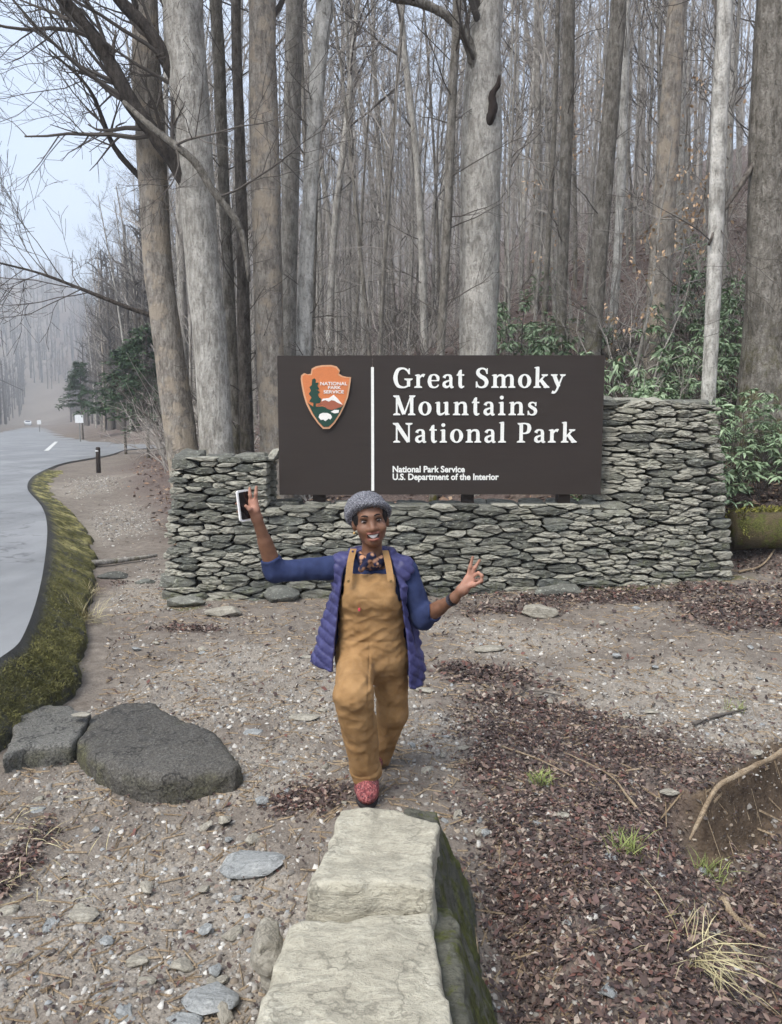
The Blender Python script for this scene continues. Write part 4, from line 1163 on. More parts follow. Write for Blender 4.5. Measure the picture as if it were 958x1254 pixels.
B_dark = bark_material('bark_dark', L(76, 70, 64), L(106, 99, 92), L(136, 129, 120), 0.25, 0.5)
B_limb = bark_material('bark_limb', L(54, 49, 46), L(76, 70, 65), L(100, 93, 86), 0.2, 0.0)
B_birch = bark_material('bark_birch', L(126, 122, 114), L(186, 182, 174), L(208, 205, 198), 0.4, 0.25, 0.7, 0.7)
B_mossy = bark_material('bark_mossy', L(98, 93, 84), L(132, 126, 117), L(162, 157, 148), 0.25, 1.0, 1.1, 1.3)
_n = NT('twig', 0.95, 0.1); _v = _n.coord((1, 1, 1), 'Object', True)
_n.color(_n.mix(_n.noise(_v, 1.2, 3), L(136, 129, 122), L(180, 174, 166))); M_twig = _n.m
_n = NT('twig_dark', 0.95, 0.1); _v = _n.coord((1, 1, 1), 'Object', True)
_n.color(_n.mix(_n.noise(_v, 1.2, 3), L(74, 69, 65), L(106, 100, 94))); M_twigd = _n.m

rt = np.random.default_rng(5)
def unit(v): return v / (np.linalg.norm(v) + 1e-9)
def wander(p, d, ln, n, jit, up, r_):
    P = [np.array(p, float)]; d = unit(np.array(d, float)); st = ln / n
    for _ in range(n):
        d = unit(d + r_.standard_normal(3) * jit + np.array([0, 0, up])); P.append(P[-1] + d * st)
    return np.array(P), d
def side_dir(t, ang, r_):
    x, y, z = float(t[0]), float(t[1]), float(t[2])
    a = unit(np.array([y * .2 - z * .9, z * .3 - x * .2, x * .9 - y * .3])); b = np.array([y * a[2] - z * a[1], z * a[0] - x * a[2], x * a[1] - y * a[0]]); f = r_.uniform(0, 2 * PI)
    return unit(t * math.cos(ang) + (a * math.cos(f) + b * math.sin(f)) * math.sin(ang))
def grow(m, p, d, ln, r, lev, r_, kids=(6, 5), up=0.06, jit=0.13, droop=0.0, thin=0.0035):
    """a limb with its side branches and twigs"""
    n = (6, 4, 3)[min(lev, 2)]
    P, _ = wander(p, d, ln, n, jit, up - droop, r_)
    R = np.linspace(r, max(r * 0.3, thin), n + 1)
    m.tube(P, R, (6, 4, 3)[min(lev, 2)], False)
    if lev < len(kids):
        for k in range(kids[lev]):
            t = r_.uniform(0.22, 1.0); i = min(int(t * n), n - 1); q = P[i] + (P[i + 1] - P[i]) * (t * n - i)
            dd = side_dir(unit(P[i + 1] - P[i]), r_.uniform(0.5, 1.0), r_)
            grow(m, q, dd, ln * r_.uniform(0.35, 0.6), max(R[i] * 0.5, thin), lev + 1, r_, kids, up, jit, droop, thin)
def trunk_mesh(P, R, k=20, rough=0.06, seed=0.0, flare=0.35):
    P = catmull(P, 8); n = len(P); R = np.interp(np.linspace(0, 1, n), np.linspace(0, 1, len(R)), R)
    zz = P[:, 2] - P[0, 2]
    R = R * (1 + flare * np.exp(-zz / (2.2 * R[0] + 0.05)))
    a = np.arange(k) * 2 * PI / k
    A, Z = np.meshgrid(a, zz)
    wob = 1 + rough * fbm(np.cos(A) * 3 + seed, np.sin(A) * 3, Z * 0.9, 4) + 0.5 * rough * vnoise(np.cos(A) * 9 + seed, np.sin(A) * 9, Z * 2.5)
    wob += 0.16 * np.exp(-zz / (R[0] * 2))[:, None] * np.cos(A * 5 + seed)
    return tube(P, R, k, False, wob), P, R
def hero(name, y, path, widths, label, mat, group=None, top=17.0, rough=0.06, limbs=(), crown=9, k=20, cat='tree', twigm=None, ylean=0.0, seed=1, twigs_low=0):
    """trunk measured in the photograph: centre line pixels (from low to high) at distance y, widths in pixels"""
    r_ = np.random.default_rng(seed)
    P = [at_y(px, py, y + ylean * i) for i, (px, py) in enumerate(path)]
    R = [w * y / FPX / 2 for w in widths]
    d = unit(P[1] - P[0]); g = float(ground_z(P[0][0], y))
    if P[0][2] > g - 0.15:
        t = (P[0][2] - g + 0.2) / max(d[2], 0.3); P = [P[0] - d * t] + P; R = [R[0] * 1.05] + R
    d = unit(P[-1] - P[-2]); d = unit(d * np.array([0.6, 0.6, 1]))
    while P[-1][2] < top + g:
        P.append(P[-1] + d * 2.6 + r_.standard_normal(3) * np.array([.12, .12, 0])); R.append(R[-1] * 0.80)
    base = np.array([P[0][0], P[0][1], g]); P = [p - base for p in P]
    e = empty(name, base); tag(e, label, cat, group)
    (V, F), PP, RR = trunk_mesh(P, R, k, rough, seed * 3.1)
    obj('trunk', V, F, mat, e)
    for lb in limbs:     # (pixels, widths, material, side twigs)
        Q = [at_y(a, b, y + c) - base for a, b, c in lb[0]]; lw = [w * y / FPX / 2 for w in lb[1]]
        Q = catmull(Q, 5); W_ = np.interp(np.linspace(0, 1, len(Q)), np.linspace(0, 1, len(lw)), lw)
        mm = MB(); mm.tube(Q, W_ * (1 + 0.05 * r_.standard_normal(len(Q))), 9); o = mm.out('limb', lb[2], e, True)
        mt = MB()
        for q in range(lb[3]):
            i = r_.integers(int(len(Q) * .3), len(Q) - 1); tdir = unit(Q[i + 1] - Q[i])
            grow(mt, Q[i], side_dir(tdir, r_.uniform(.5, 1.1), r_), r_.uniform(0.8, 2.2), W_[i] * 0.35, 0, r_, (6, 4))
        if mt.n: mt.out('twigs', M_twigd, o)['kind'] = 'stuff'
    m = MB(); n = len(PP); i0 = int(n * 0.55)
    for b in range(crown):
        i = int(i0 + (n - 2 - i0) * (b + 0.5) / crown); tdir = unit(PP[min(i + 1, n - 1)] - PP[i])
        grow(m, PP[i], side_dir(tdir, r_.uniform(0.6, 1.1), r_), r_.uniform(1.8, 4.2), RR[i] * 0.24, 0, r_, (7, 5))
    for b in range(twigs_low):
        i = r_.integers(int(n * 0.1), i0); tdir = unit(PP[i + 1] - PP[i])
        grow(m, PP[i], side_dir(tdir, r_.uniform(0.8, 1.4), r_), r_.uniform(0.4, 1.5), 0.012, 1, r_, (4, 4))
    if m.n: m.out('crown', twigm or M_twigd, e)['kind'] = 'stuff'
    return e

# ---- the trees one can point at, measured from the photograph
hero('tulip_tree', 12.6, [(222, 540), (203, 400), (193, 320), (186, 200), (180, 80), (177, 0)], [37, 35, 33, 33, 32, 29], 'tan barked tree leaning left behind the left pier, leftmost of the big trunks', B_tan, seed=2, rough=0.09,
     limbs=[([(190, 388, 0), (150, 374, -.1), (100, 354, -.2), (50, 335, -.3), (0, 322, -.4)], [6, 5, 4, 3, 2], B_limb, 12),
            ([(184, 230, 0), (140, 180, -.1), (110, 110, -.2), (60, 60, -.3)], [8, 6, 4, 2], B_limb, 12)])
hero('forest_tree', 12.2, [(266, 550), (258, 420), (249, 330), (240, 210), (231, 100), (224, 0)], [40, 40, 40, 42, 45, 45], 'large pale grey tree with two dark limbs reaching up to the left', B_pale, seed=3,
     limbs=[([(250, 285, .05), (238, 245, -.06), (220, 208, -.10), (190, 165, -.15), (160, 125, -.2), (125, 60, -.3), (78, 0, -.4), (30, -60, -.8)], [14, 19, 19, 18, 18, 16, 14, 9], B_limb, 17),
            ([(240, 165, .05), (226, 120, -.05), (208, 82, -.10), (180, 35, -.2), (145, -2, -.3), (110, -60, -.6)], [12, 16, 16, 15, 13, 8], B_limb, 8),
            ([(152, 125, -.45), (185, 155, -.6), (215, 178, -.65), (240, 200, -.68), (262, 235, -.65), (288, 268, -.6), (300, 300, -.55), (305, 345, -.5)], [5, 7, 8, 9, 8, 8, 7, 4], B_mossy, 3)])
hero('forest_tree', 12.9, [(336, 545), (331, 430), (328, 330), (325, 200), (322, 90), (321, 0)], [33, 33, 34, 33, 31, 30], 'straight tan grey tree just left of the sign', B_tan, seed=4, rough=0.07)
hero('forest_tree', 13.6, [(290, 540), (283, 400), (276, 260), (270, 130), (264, 0)], [13, 13, 13, 14, 14], 'slim dark mossy tree between the pale tree and the tan tree', B_mossy, seed=5, rough=0.12, twigs_low=12)
hero('forest_tree', 13.2, [(303, 545), (299, 420), (297, 300), (293, 150), (289, 0)], [17, 16, 14, 12, 11], 'thin dark trunk beside the straight tan grey tree', B_dark, seed=6, twigs_low=12)
hero('forest_tree', 14.8, [(352, 480), (354, 330), (357, 200), (359, 90), (361, 0)], [20, 20, 20, 20, 20], 'smooth grey tree behind the upper left corner of the sign', B_grey, seed=7)
hero('forest_tree', 13.6, [(371, 470), (375, 340), (382, 200), (388, 110), (394, 30), (398, 0)], [18, 18, 17, 18, 20, 20], 'whitish spotted tree rising from behind the arrowhead emblem', B_birch, seed=8, rough=0.10, twigs_low=14)
hero('snag_tree', 13.2, [(584, 470), (586, 380), (588, 300), (588, 220), (590, 160), (592, 90), (594, 40), (598, 0)], [45, 46, 47, 48, 48, 41, 36, 33], 'large pale tree behind the sign with a broken dark branch stub', B_pale, seed=9, rough=0.08,
     limbs=[([(594, 135, -.1), (588, 100, -.15), (582, 78, -.15), (570, 45, -.2), (545, 18, -.4), (510, 2, -.5), (478, -4, -.6), (440, -30, -.8)], [8, 15, 14, 12, 10, 10, 9, 6], B_mossy, 5),
            ([(594, 172, -.12), (599, 150, -.29), (604, 132, -.33), (603, 116, -.35), (610, 104, -.36), (612, 92, -.37)], [7, 10, 11, 8, 6, 3], plain('charred_wood', L(48, 40, 36), 0.95), 0)])
hero('forest_tree', 12.8, [(538, 470), (543, 370), (549, 250), (554, 120), (560, 0)], [10, 10, 10, 10, 10], 'thin mossy dark sapling left of the large tree with the broken stub', B_mossy, seed=10, twigs_low=14, crown=8)
hero('forest_tree', 17, [(686, 430), (689, 330), (693, 200), (696, 100), (697, 0)], [13, 13, 14, 14, 13], 'speckled grey tree above the word Smoky', B_mossy, seed=11, twigs_low=10)
hero('forest_tree', 16, [(725, 440), (733, 320), (744, 180), (752, 80), (758, 0)], [20, 20, 19, 19, 18], 'brown grey tree leaning right above the right corner of the sign', B_mossy, seed=12, twigs_low=6)
hero('forest_tree', 18, [(748, 430), (756, 320), (762, 200), (765, 100), (768, 0)], [10, 10, 10, 10, 9], 'pale slim tree beside the brown grey leaning tree', B_birch, seed=13, twigs_low=8)
hero('forest_tree', 15.5, [(802, 440), (808, 340), (817, 200), (823, 100), (830, 0)], [28, 27, 25, 22, 20], 'light brown tree behind the tan leaved beech', B_tan, seed=14)
hero('forest_tree', 11.6, [(868, 480), (872, 400), (876, 300), (880, 180), (884, 80), (888, 0)], [17, 17, 17, 18, 18, 17], 'slim white barked tree standing behind the right pier', B_birch, seed=15, rough=0.08, twigs_low=5)
hero('forest_tree', 11.8, [(938, 480), (939, 400), (941, 300), (943, 180), (947, 60), (949, 0)], [56, 50, 47, 45, 42, 40], 'thick mossy based tree at the right edge of the picture', B_mossy, seed=16, rough=0.09,
     limbs=[([(930, 190, 0), (905, 230, -.1), (885, 260, -.2), (868, 300, -.3)], [7, 6, 5, 3], B_dark, 2)])

# ---- forest behind: prototypes copied into individual trees
def proto_tree(H, r, seed, mat, first=0.45, nb=16, blen=0.17, kids=(6, 5), lean=0.03, low=0):
    r_ = np.random.default_rng(seed); n = 7
    P = [np.zeros(3)]; d = unit(np.array([r_.normal() * lean, r_.normal() * lean, 1]))
    for i in range(n): d = unit(d + r_.standard_normal(3) * 0.035 + np.array([0, 0, 0.02])); P.append(P[-1] + d * H / n)
    P[0] = P[0] - np.array([0, 0, 0.6]); R = r * np.linspace(1, 0.22, n + 1) ** 0.8
    (V, F), PP, RR = trunk_mesh(P, R, 9, 0.08, seed)
    e = empty('forest_tree'); obj('trunk', V, F, mat, e)
    m = MB(); N_ = len(PP)
    for b in range(nb):
        t = first + (1 - first) * (b + r_.random()) / nb; i = min(int(t * (N_ - 1)), N_ - 2)
        grow(m, PP[i], side_dir(unit(PP[i + 1] - PP[i]), r_.uniform(0.5, 0.95), r_), H * blen * r_.uniform(0.6, 1.2) * (1.25 - 0.6 * t), max(RR[i] * 0.42, 0.012), 0, r_, kids, 0.08, 0.14, 0, 0.005)
    for b in range(low):
        i = r_.integers(int(N_ * .08), int(N_ * first) + 1)
        grow(m, PP[i], side_dir(unit(PP[i + 1] - PP[i]), r_.uniform(0.7, 1.3), r_), r_.uniform(0.6, 2.2), 0.012, 1, r_, (5, 4), 0.05, 0.16, 0, 0.004)
    m.out('crown', M_twig if seed % 3 else M_twigd, e)['kind'] = 'stuff'
    return e
def copy_tree(o, parent=None):
    c = o.copy(); C.objects.link(c); c.parent = parent
    for ch in o.children: copy_tree(ch, c)
    return c
canopy = [proto_tree(20, 0.15, 31, B_grey, 0.42), proto_tree(22, 0.17, 32, B_grey, 0.48), proto_tree(18, 0.11, 33, B_pale, 0.4, low=8), proto_tree(21, 0.12, 34, B_grey, 0.5, 14, low=8), proto_tree(17, 0.10, 35, B_tan, 0.38, low=10), proto_tree(23, 0.16, 36, B_pale, 0.45)]
poles = [proto_tree(11, 0.045, 41, B_grey, 0.25, 15, 0.15, (5, 4), 0.06, 6), proto_tree(13, 0.055, 42, B_grey, 0.3, 15, 0.14, (5, 4), 0.05, 8), proto_tree(9, 0.04, 43, B_pale, 0.2, 15, 0.17, (5, 4), 0.09, 6), proto_tree(14, 0.06, 44, B_mossy, 0.35, 14, 0.13, (5, 4), 0.04, 8)]
def proto_brush(seed, H):
    r_ = np.random.default_rng(seed); e = empty('brush_shrub'); m = MB(); s = MB()
    for k in range(11):
        d = unit(np.array([r_.normal() * .5, r_.normal() * .5, 1])); P, dd = wander((r_.normal() * .15, r_.normal() * .15, -.15), d, H * r_.uniform(.6, 1.1), 6, 0.14, 0.02, r_)
        s.tube(P, np.linspace(0.018, 0.005, 7), 4, False)
        for b in range(7):
            i = r_.integers(2, 6); grow(m, P[i], side_dir(unit(P[i] - P[i - 1]), r_.uniform(.4, 1.0), r_), H * 0.25, 0.007, 1, r_, (4, 3), 0.03, 0.18, 0, 0.0035)
    s.out('stems', M_twig, e)['kind'] = 'stuff'; m.out('twigs', M_twig if seed % 2 else M_twigd, e)['kind'] = 'stuff'; return e
brush = [proto_brush(51, 2.6), proto_brush(52, 3.4), proto_brush(53, 2.0)]
spots_t = []
def ok_spot(x, y, dmin):
    return all((x - a) ** 2 + (y - b) ** 2 > dmin * dmin for a, b in spots_t)
hero_keep = [(-0.25 * 13, 12.6)]
BARKW = {'bark_grey': 'grey', 'bark_dark': 'dark', 'bark_pale': 'pale', 'bark_tan': 'tan barked', 'bark_mossy': 'mossy'}
def place(x, y):
    px = 479 + FPX * x / y
    return 'far left of the sign' if px < 200 else 'just left of the sign' if px < 341 else 'above the left part of the sign' if px < 460 else 'above the middle of the sign' if px < 600 else 'above the right part of the sign' if px < 739 else 'right of the sign'
def bark_word(o):
    t = [c for c in o.children if c.name.startswith('trunk')]
    return BARKW.get(t[0].data.materials[0].name, '') if t else ''
def scatter(protos, n, y0, y1, dmin, label, cat, group, seed, smin_=0.8, fz=None, pw=1.0):
    r_ = np.random.default_rng(seed); k = 0; used = set(); M_ = n * 12
    yy = y0 + (y1 - y0) * r_.random(M_) ** pw; xx = yy * r_.uniform(-0.60, 0.60, M_)
    ss = side_dist(xx, yy, FOOT); gg = ground_z(xx, yy)
    for x, y, s, g in zip(xx, yy, ss, gg):
        if k >= n: break
        if s < smin_ or not ok_spot(x, y, dmin): continue
        if fz and not fz(x, y, s): continue
        spots_t.append((x, y)); i = k % len(protos)
        o = protos[i] if i not in used else copy_tree(protos[i]); used.add(i)
        sc = r_.uniform(0.8, 1.25); o.scale = (sc, sc, sc * r_.uniform(0.9, 1.15)); o.rotation_euler = (0, 0, r_.uniform(0, 6.28))
        o.location = (x, y, g); tag(o, ' '.join((label % (bark_word(o), place(x, y))).split()), cat, group); k += 1
    return k
clear = lambda x, y, s: not (y < 19 and abs(x / y - (588 - 479) / 940) < 0.035)
scatter(canopy, 95, 23, 68, 1.3, 'bare %s tree in the hillside forest, %s', 'tree', 'bare trees of the hillside forest', 61, 1.5, clear, 0.9)
scatter(poles, 165, 15.5, 52, 0.7, 'thin bare %s sapling in the hillside forest, %s', 'sapling', 'thin saplings of the hillside forest', 62, 1.2, clear, 0.8)
scatter(brush, 60, 12.5, 42, 0.8, 'leafless twiggy%s shrub on the forest floor, %s', 'shrub', 'leafless shrubs on the forest floor', 63, 0.6)
# the woods along the road on the left, seen against the sky
def scatter_list(protos, pts, label, cat, group, seed):
    r_ = np.random.default_rng(seed)
    for k, (x, y) in enumerate(pts):
        o = copy_tree(protos[k % len(protos)]); sc = r_.uniform(0.75, 1.1); o.scale = (sc,) * 3; o.rotation_euler = (0, 0, r_.uniform(0, 6.28))
        o.location = (x, y, float(ground_z(x, y))); tag(o, label, cat, group)
r_ = np.random.default_rng(64); yy = r_.uniform(26, 130, 900); xx = -0.60 * yy + r_.uniform(0, 0.36, 900) * yy; ss = side_dist(xx, yy, FOOT)
pts = [(a, b) for a, b, c in zip(xx, yy, ss) if 0.8 < c < 24][:90]
scatter_list(canopy + poles[:2], pts, 'bare tree in the woods beside the far road', 'tree', 'bare trees beside the far road', 65)
# beyond that the wood reads as one mass: a few simple trees repeated into one mesh
def simple_tree(seed, H, nb, fat=1.0, rise=.85):
    r_ = np.random.default_rng(seed); m = MB(); P = np.array([(0, 0, -.5), (r_.normal() * .3, 0, H * .5), (r_.normal() * .6, 0, H)]); r0 = r_.uniform(.09, .2)
    m.tube(P, np.array([r0, r0 * .7, .03]) * fat, 4, False)
    for b in range(nb):
        t = r_.uniform(.22, .97); q = P[0] + (P[2] - P[0]) * t; a = r_.uniform(0, 6.28); l2 = r_.uniform(1.5, 4.5) * (1.2 - t * .7)
        e2 = q + np.array([math.cos(a) * l2 * .65, math.sin(a) * l2 * .65, l2 * rise]); m.tube([q, (q + e2) / 2 + r_.normal(0, .15, 3), e2], np.array([.05, .035, .012]) * fat, 3, False)
        for c_ in range(2):
            q2 = q + (e2 - q) * r_.uniform(.25, .95); m.tube([q2, q2 + r_.normal(0, .55, 3) + np.array([0, 0, .8])], np.array([.02, .009]) * fat, 3, False)
    return np.concatenate(m.v), np.array(m.f)
simp_far = [simple_tree(620 + q, h_, 13, 2.3, .45) for q, h_ in enumerate((13, 16, 18, 15, 14, 17))]
simp = [simple_tree(600 + q, h_, 13) for q, h_ in enumerate((15, 18, 20, 22, 17, 24))]
def mass(name, x, y, label, seed, simp=simp, mat=M_twig):
    r_ = np.random.default_rng(seed); g = ground_z(x, y); VV = []; FF = []; n0 = 0
    for k in range(len(x)):
        V, F = simp[k % 6]; a = r_.uniform(0, 6.28); c, s_ = math.cos(a), math.sin(a); sc = r_.uniform(.75, 1.15)
        VV.append(V @ np.array([[c, s_, 0], [-s_, c, 0], [0, 0, 1]]) * sc + np.array([x[k], y[k], g[k]])); FF.append(F + n0); n0 += len(V)
    o = obj(name, np.concatenate(VV), np.concatenate(FF), mat, None, False); tag(o, label, 'woods', kind='stuff')
r_ = np.random.default_rng(66); y = 55 + 150 * r_.random(4000); x = y * r_.uniform(-.62, .62, 4000); s_ = side_dist(x, y, FOOT); m_ = s_ > 2
mass('far_wood', x[m_][:600], y[m_][:600], 'distant bare woods covering the hillside', 1)
y = 62 + 520 * r_.random(9000) ** 1.6; x = -y * r_.uniform(.28, .58, 9000); rr = -side_dist(x, y, E_ALL); m_ = (rr > 13) | (rr < -4)
mass('far_wood', x[m_][:1150], y[m_][:1150], 'hazy bare woods at the far end of the valley road', 2, simp_far, M_twigd)

# ---- leaves
def leaf_mat(name, c0, c1, rough=0.5, trans=0.0):
    n = NT(name, rough, 0.35); v = n.coord((1, 1, 1), 'Object', True)
    n.color(n.mix(n.ramp(n.noise(v, 7, 3), [(0.35, 0.0), (0.65, 1.0)]), c0, c1)); return n.m
M_rhodo = leaf_mat('rhododendron_leaf', L(88, 110, 78), L(150, 168, 134), 0.45)
M_beech = leaf_mat('beech_leaf', L(168, 136, 104), L(204, 176, 146), 0.8)
M_hem = leaf_mat('hemlock_needles', L(40, 62, 42), L(72, 96, 62), 0.7)
def leaves(pos, dirs, ln, wd, r_, droop=0.3, fold=0.15, simple=False):
    """bent leaf blades: 8 vertices, 6 quads-ish each"""
    n = len(pos); d = dirs / (np.linalg.norm(dirs, axis=1)[:, None] + 1e-9)
    up = np.array([0, 0, 1.0]) + r_.normal(0, 0.35, (n, 3)); sd = np.cross(d, up); sd /= np.linalg.norm(sd, axis=1)[:, None] + 1e-9
    nn = np.cross(sd, d)
    ln = np.broadcast_to(ln, (n,))[:, None]; wd = np.broadcast_to(wd, (n,))[:, None]
    mid1 = pos + d * ln * .35 - nn * ln * droop * .10; mid2 = pos + d * ln * .7 - nn * ln * droop * .38; tip = pos + d * ln - nn * ln * droop * .9
    if simple:
        m0 = pos + d * ln * .48 - nn * ln * droop * .18
        a_, b_ = r_.uniform(.25, .65, (n, 1)), r_.uniform(.25, .65, (n, 1)); s1, s2 = d * ln * r_.uniform(-.18, .18, (n, 1)), d * ln * r_.uniform(-.18, .18, (n, 1))
        V = np.stack([pos, m0 + s1 + sd * wd * a_ + nn * wd * fold, m0, m0 + s2 - sd * wd * b_ + nn * wd * fold * 1.5, tip], 1).reshape(-1, 3)
        return V, (np.arange(n)[:, None, None] * 5 + np.array([(0, 2, 1), (0, 3, 2), (1, 2, 4), (2, 3, 4)])[None]).reshape(-1, 3)
    V = np.stack([pos, mid1 + sd * wd * .5 + nn * wd * fold, mid1, mid1 - sd * wd * .5 + nn * wd * fold, mid2 + sd * wd * .38 + nn * wd * fold, mid2, mid2 - sd * wd * .38 + nn * wd * fold, tip], 1).reshape(-1, 3)
    T = np.array([(0, 2, 1), (0, 3, 2), (1, 2, 4), (2, 5, 4), (2, 3, 5), (3, 6, 5), (4, 5, 7), (5, 6, 7)])
    F = (np.arange(n)[:, None, None] * 8 + T[None]).reshape(-1, 3)
    return V, F
def proto_rhodo(seed, H, W_, nw=62):
    r_ = np.random.default_rng(seed); e = empty('rhododendron_bush'); s = MB(); LV = []; LD = []
    for k in range(nw):
        a = r_.uniform(0, 6.28); rr = W_ * math.sqrt(r_.random()); h = H * (1 - 0.55 * (rr / W_) ** 2) * r_.uniform(.35, 1.0)
        q = np.array([math.cos(a) * rr, math.sin(a) * rr, h]); b = np.array([math.cos(a) * rr * .25, math.sin(a) * rr * .25, -.1])
        P = [b, b * .5 + q * .5 + np.array([0, 0, .12 * H]) + r_.normal(0, .05, 3), q]; (s.tube(catmull(P, 3), np.linspace(.010, .004, 7), 4, False) if k % 3 == 0 else None)
        for j in range(r_.integers(9, 14)):
            f = r_.uniform(0, 6.28); LD.append((math.cos(f), math.sin(f), r_.uniform(-.45, .35))); LV.append(q + r_.normal(0, .012, 3))
    V, F = leaves(np.array(LV), np.array(LD), r_.uniform(.12, .20, len(LV)), r_.uniform(.036, .056, len(LV)), r_, .45)
    s.out('stems', M_twigd, e)['kind'] = 'stuff'; obj('foliage', V, F, M_rhodo, e, False)['kind'] = 'stuff'; return e
rho = [proto_rhodo(71, 1.7, 1.0, 72), proto_rhodo(72, 2.6, 1.2, 110), proto_rhodo(73, 1.1, .8, 48)]
RHH = (1.7, 2.6, 1.1)
RH = [(765, 492, 10.4, 1, 'low rhododendron just behind the right corner of the sign'), (805, 484, 10.6, 1, 'rhododendron right behind the top of the right pier'), (836, 480, 10.3, 1, 'rhododendron beside the foot of the white barked tree'),
      (915, 492, 10.9, 1, 'leafy rhododendron drooping right of the right pier'), (958, 500, 10.8, 1, 'rhododendron at the right edge below the thick tree'), (850, 420, 13.0, 1, 'tall rhododendron left of the white barked tree'), (905, 400, 13.5, 1, 'tall rhododendron between the white barked tree and the thick tree'),
      (880, 340, 17, 1, 'upper rhododendron on the slope right of the white barked tree'), (845, 360, 18, 0, 'upper rhododendron on the slope left of the white barked tree'), (640, 425, 16, 2, 'green shrub behind the sign right of the large pale tree'), (670, 410, 19, 0, 'green shrub below the speckled tree'),
      (620, 400, 20, 2, 'small green shrub on the slope behind the large pale tree'), (750, 462, 11.6, 1, 'green shrub above the right end of the sign'), (940, 560, 10.2, 2, 'small rhododendron sprig on the bank right of the pier'),
      (700, 430, 15, 2, 'low green shrub above the word Smoky'), (945, 330, 20, 1, 'rhododendron behind the thick tree at the right edge'), (780, 450, 13.5, 2, 'green shrub left of the light brown tree'),
      (640, 395, 17, 0, 'tall green shrub right beside the large pale tree with the stub'), (715, 405, 17.5, 0, 'green shrub at the foot of the brown grey leaning tree'), (665, 385, 23, 1, 'higher green shrub behind the speckled tree'), 
      (915, 350, 15, 1, 'tall rhododendron just left of the thick edge tree'), (860, 310, 21, 1, 'highest rhododendron on the slope behind the white barked tree'), (830, 395, 15, 0, 'rhododendron between the light brown tree and the white barked tree'), ]
for i, (px, py, y, k, lab) in enumerate(RH):
    o = rho[k] if all(j[3] != k for j in RH[:i]) else copy_tree(rho[k])
    x = at_y(px, py, y)[0]; o.location = (x, y, float(ground_z(x, y))); o.rotation_euler = (0, 0, i * 1.3); top_z = at_y(px, py - 34, y)[2]; sc_ = min(max((top_z - o.location[2]) / RHH[k], .55), 1.55); o.scale = (min(sc_, 1.15), min(sc_, 1.15), sc_)
    tag(o, lab, 'bush', 'evergreen rhododendrons on the slope')
# young beech holding tan leaves
def beech(px, py, y, H, seed, label):
    x = at_y(px, py, y)[0]; r_ = np.random.default_rng(seed); e = empty('beech_sapling', (x, y, float(ground_z(x, y)))); tag(e, label, 'sapling', 'young beeches holding dry leaves')
    P, _ = wander((0, 0, -.2), (r_.normal() * .05, 0, 1), H, 8, .05, .03, r_); V, F = tube(catmull(P, 3), np.linspace(.045, .012, 25), 7, False); obj('trunk', V, F, B_grey, e)
    m = MB(); LV = []; LD = []
    for k in range(17):
        i = r_.integers(2, 8); B_, _ = wander(P[i], side_dir(unit(P[i] - P[i - 1]), 1.15, r_), r_.uniform(.7, 1.6), 5, .12, 0.0, r_); m.tube(B_, np.linspace(.012, .004, 6), 4, False)
        for q in range(r_.integers(5, 20)):
            j = r_.integers(2, 6); LV.append(B_[j] + r_.normal(0, .10, 3)); LD.append(r_.normal(0, 1, 3) + np.array([0, 0, -.6]))
    m.out('branches', M_twig, e)['kind'] = 'stuff'; V, F = leaves(np.array(LV), np.array(LD), r_.uniform(.07, .11, len(LV)), r_.uniform(.04, .06, len(LV)), r_, .3); obj('foliage', V, F, M_beech, e, False)['kind'] = 'stuff'
beech(770, 440, 14.5, 5.6, 81, 'young beech with sparse tan leaves right of the brown grey tree'); beech(815, 430, 16.5, 6.0, 82, 'young beech with tan leaves near the light brown tree'); beech(700, 430, 20, 5.5, 83, 'far young beech with a few tan leaves above the word Smoky')
# evergreens by the road on the left, and one high behind the spotted tree
def hemlock(px, y, H, W_, seed, label, first=0.15):
    x = at_y(px, 500, y)[0]; r_ = np.random.default_rng(seed); e = empty('hemlock_tree', (x, y, float(ground_z(x, y)))); tag(e, label, 'evergreen tree', 'hemlocks')
    V, F = tube([(0, 0, -.3), (0, 0, H * .5), (.1, 0, H)], [H * .014, H * .009, .02], 8, False); obj('trunk', V, F, B_dark, e)
    m = MB(); LV = []; LD = []
    for k in range(int(H * 15)):
        t = r_.uniform(first, 1); a = r_.uniform(0, 6.28); ln = W_ * (1.05 - t) * r_.uniform(.6, 1.1) + .2; d = np.array([math.cos(a), math.sin(a), -.12]); p = np.array([0, 0, t * H])
        P, _ = wander(p, d, ln, 4, .08, -.03, r_); m.tube(P, np.linspace(.02, .005, 5), 3, False)
        for q in range(int(20 + ln * 22)):
            u = r_.uniform(.2, 1); i = min(int(u * 4), 3); b = P[i] + (P[i + 1] - P[i]) * (u * 4 - i); LV.append(b + r_.normal(0, .05, 3)); LD.append(d * .6 + r_.normal(0, .6, 3) * np.array([1, 1, .35]))
    m.out('branches', M_twigd, e)['kind'] = 'stuff'; V, F = leaves(np.array(LV), np.array(LD), r_.uniform(.16, .32, len(LV)), r_.uniform(.05, .10, len(LV)), r_, .25); obj('foliage', V, F, M_hem, e, False)['kind'] = 'stuff'
hemlock(180, 33, 5.6, 3.4, 91, 'dark green hemlock left of the tan barked tree', .32); hemlock(152, 38, 5.4, 3.2, 92, 'dark green hemlock by the side lane, left of its neighbour', .42); hemlock(100, 66, 6.6, 3.6, 93, 'far dark hemlock above the white road sign', .45)
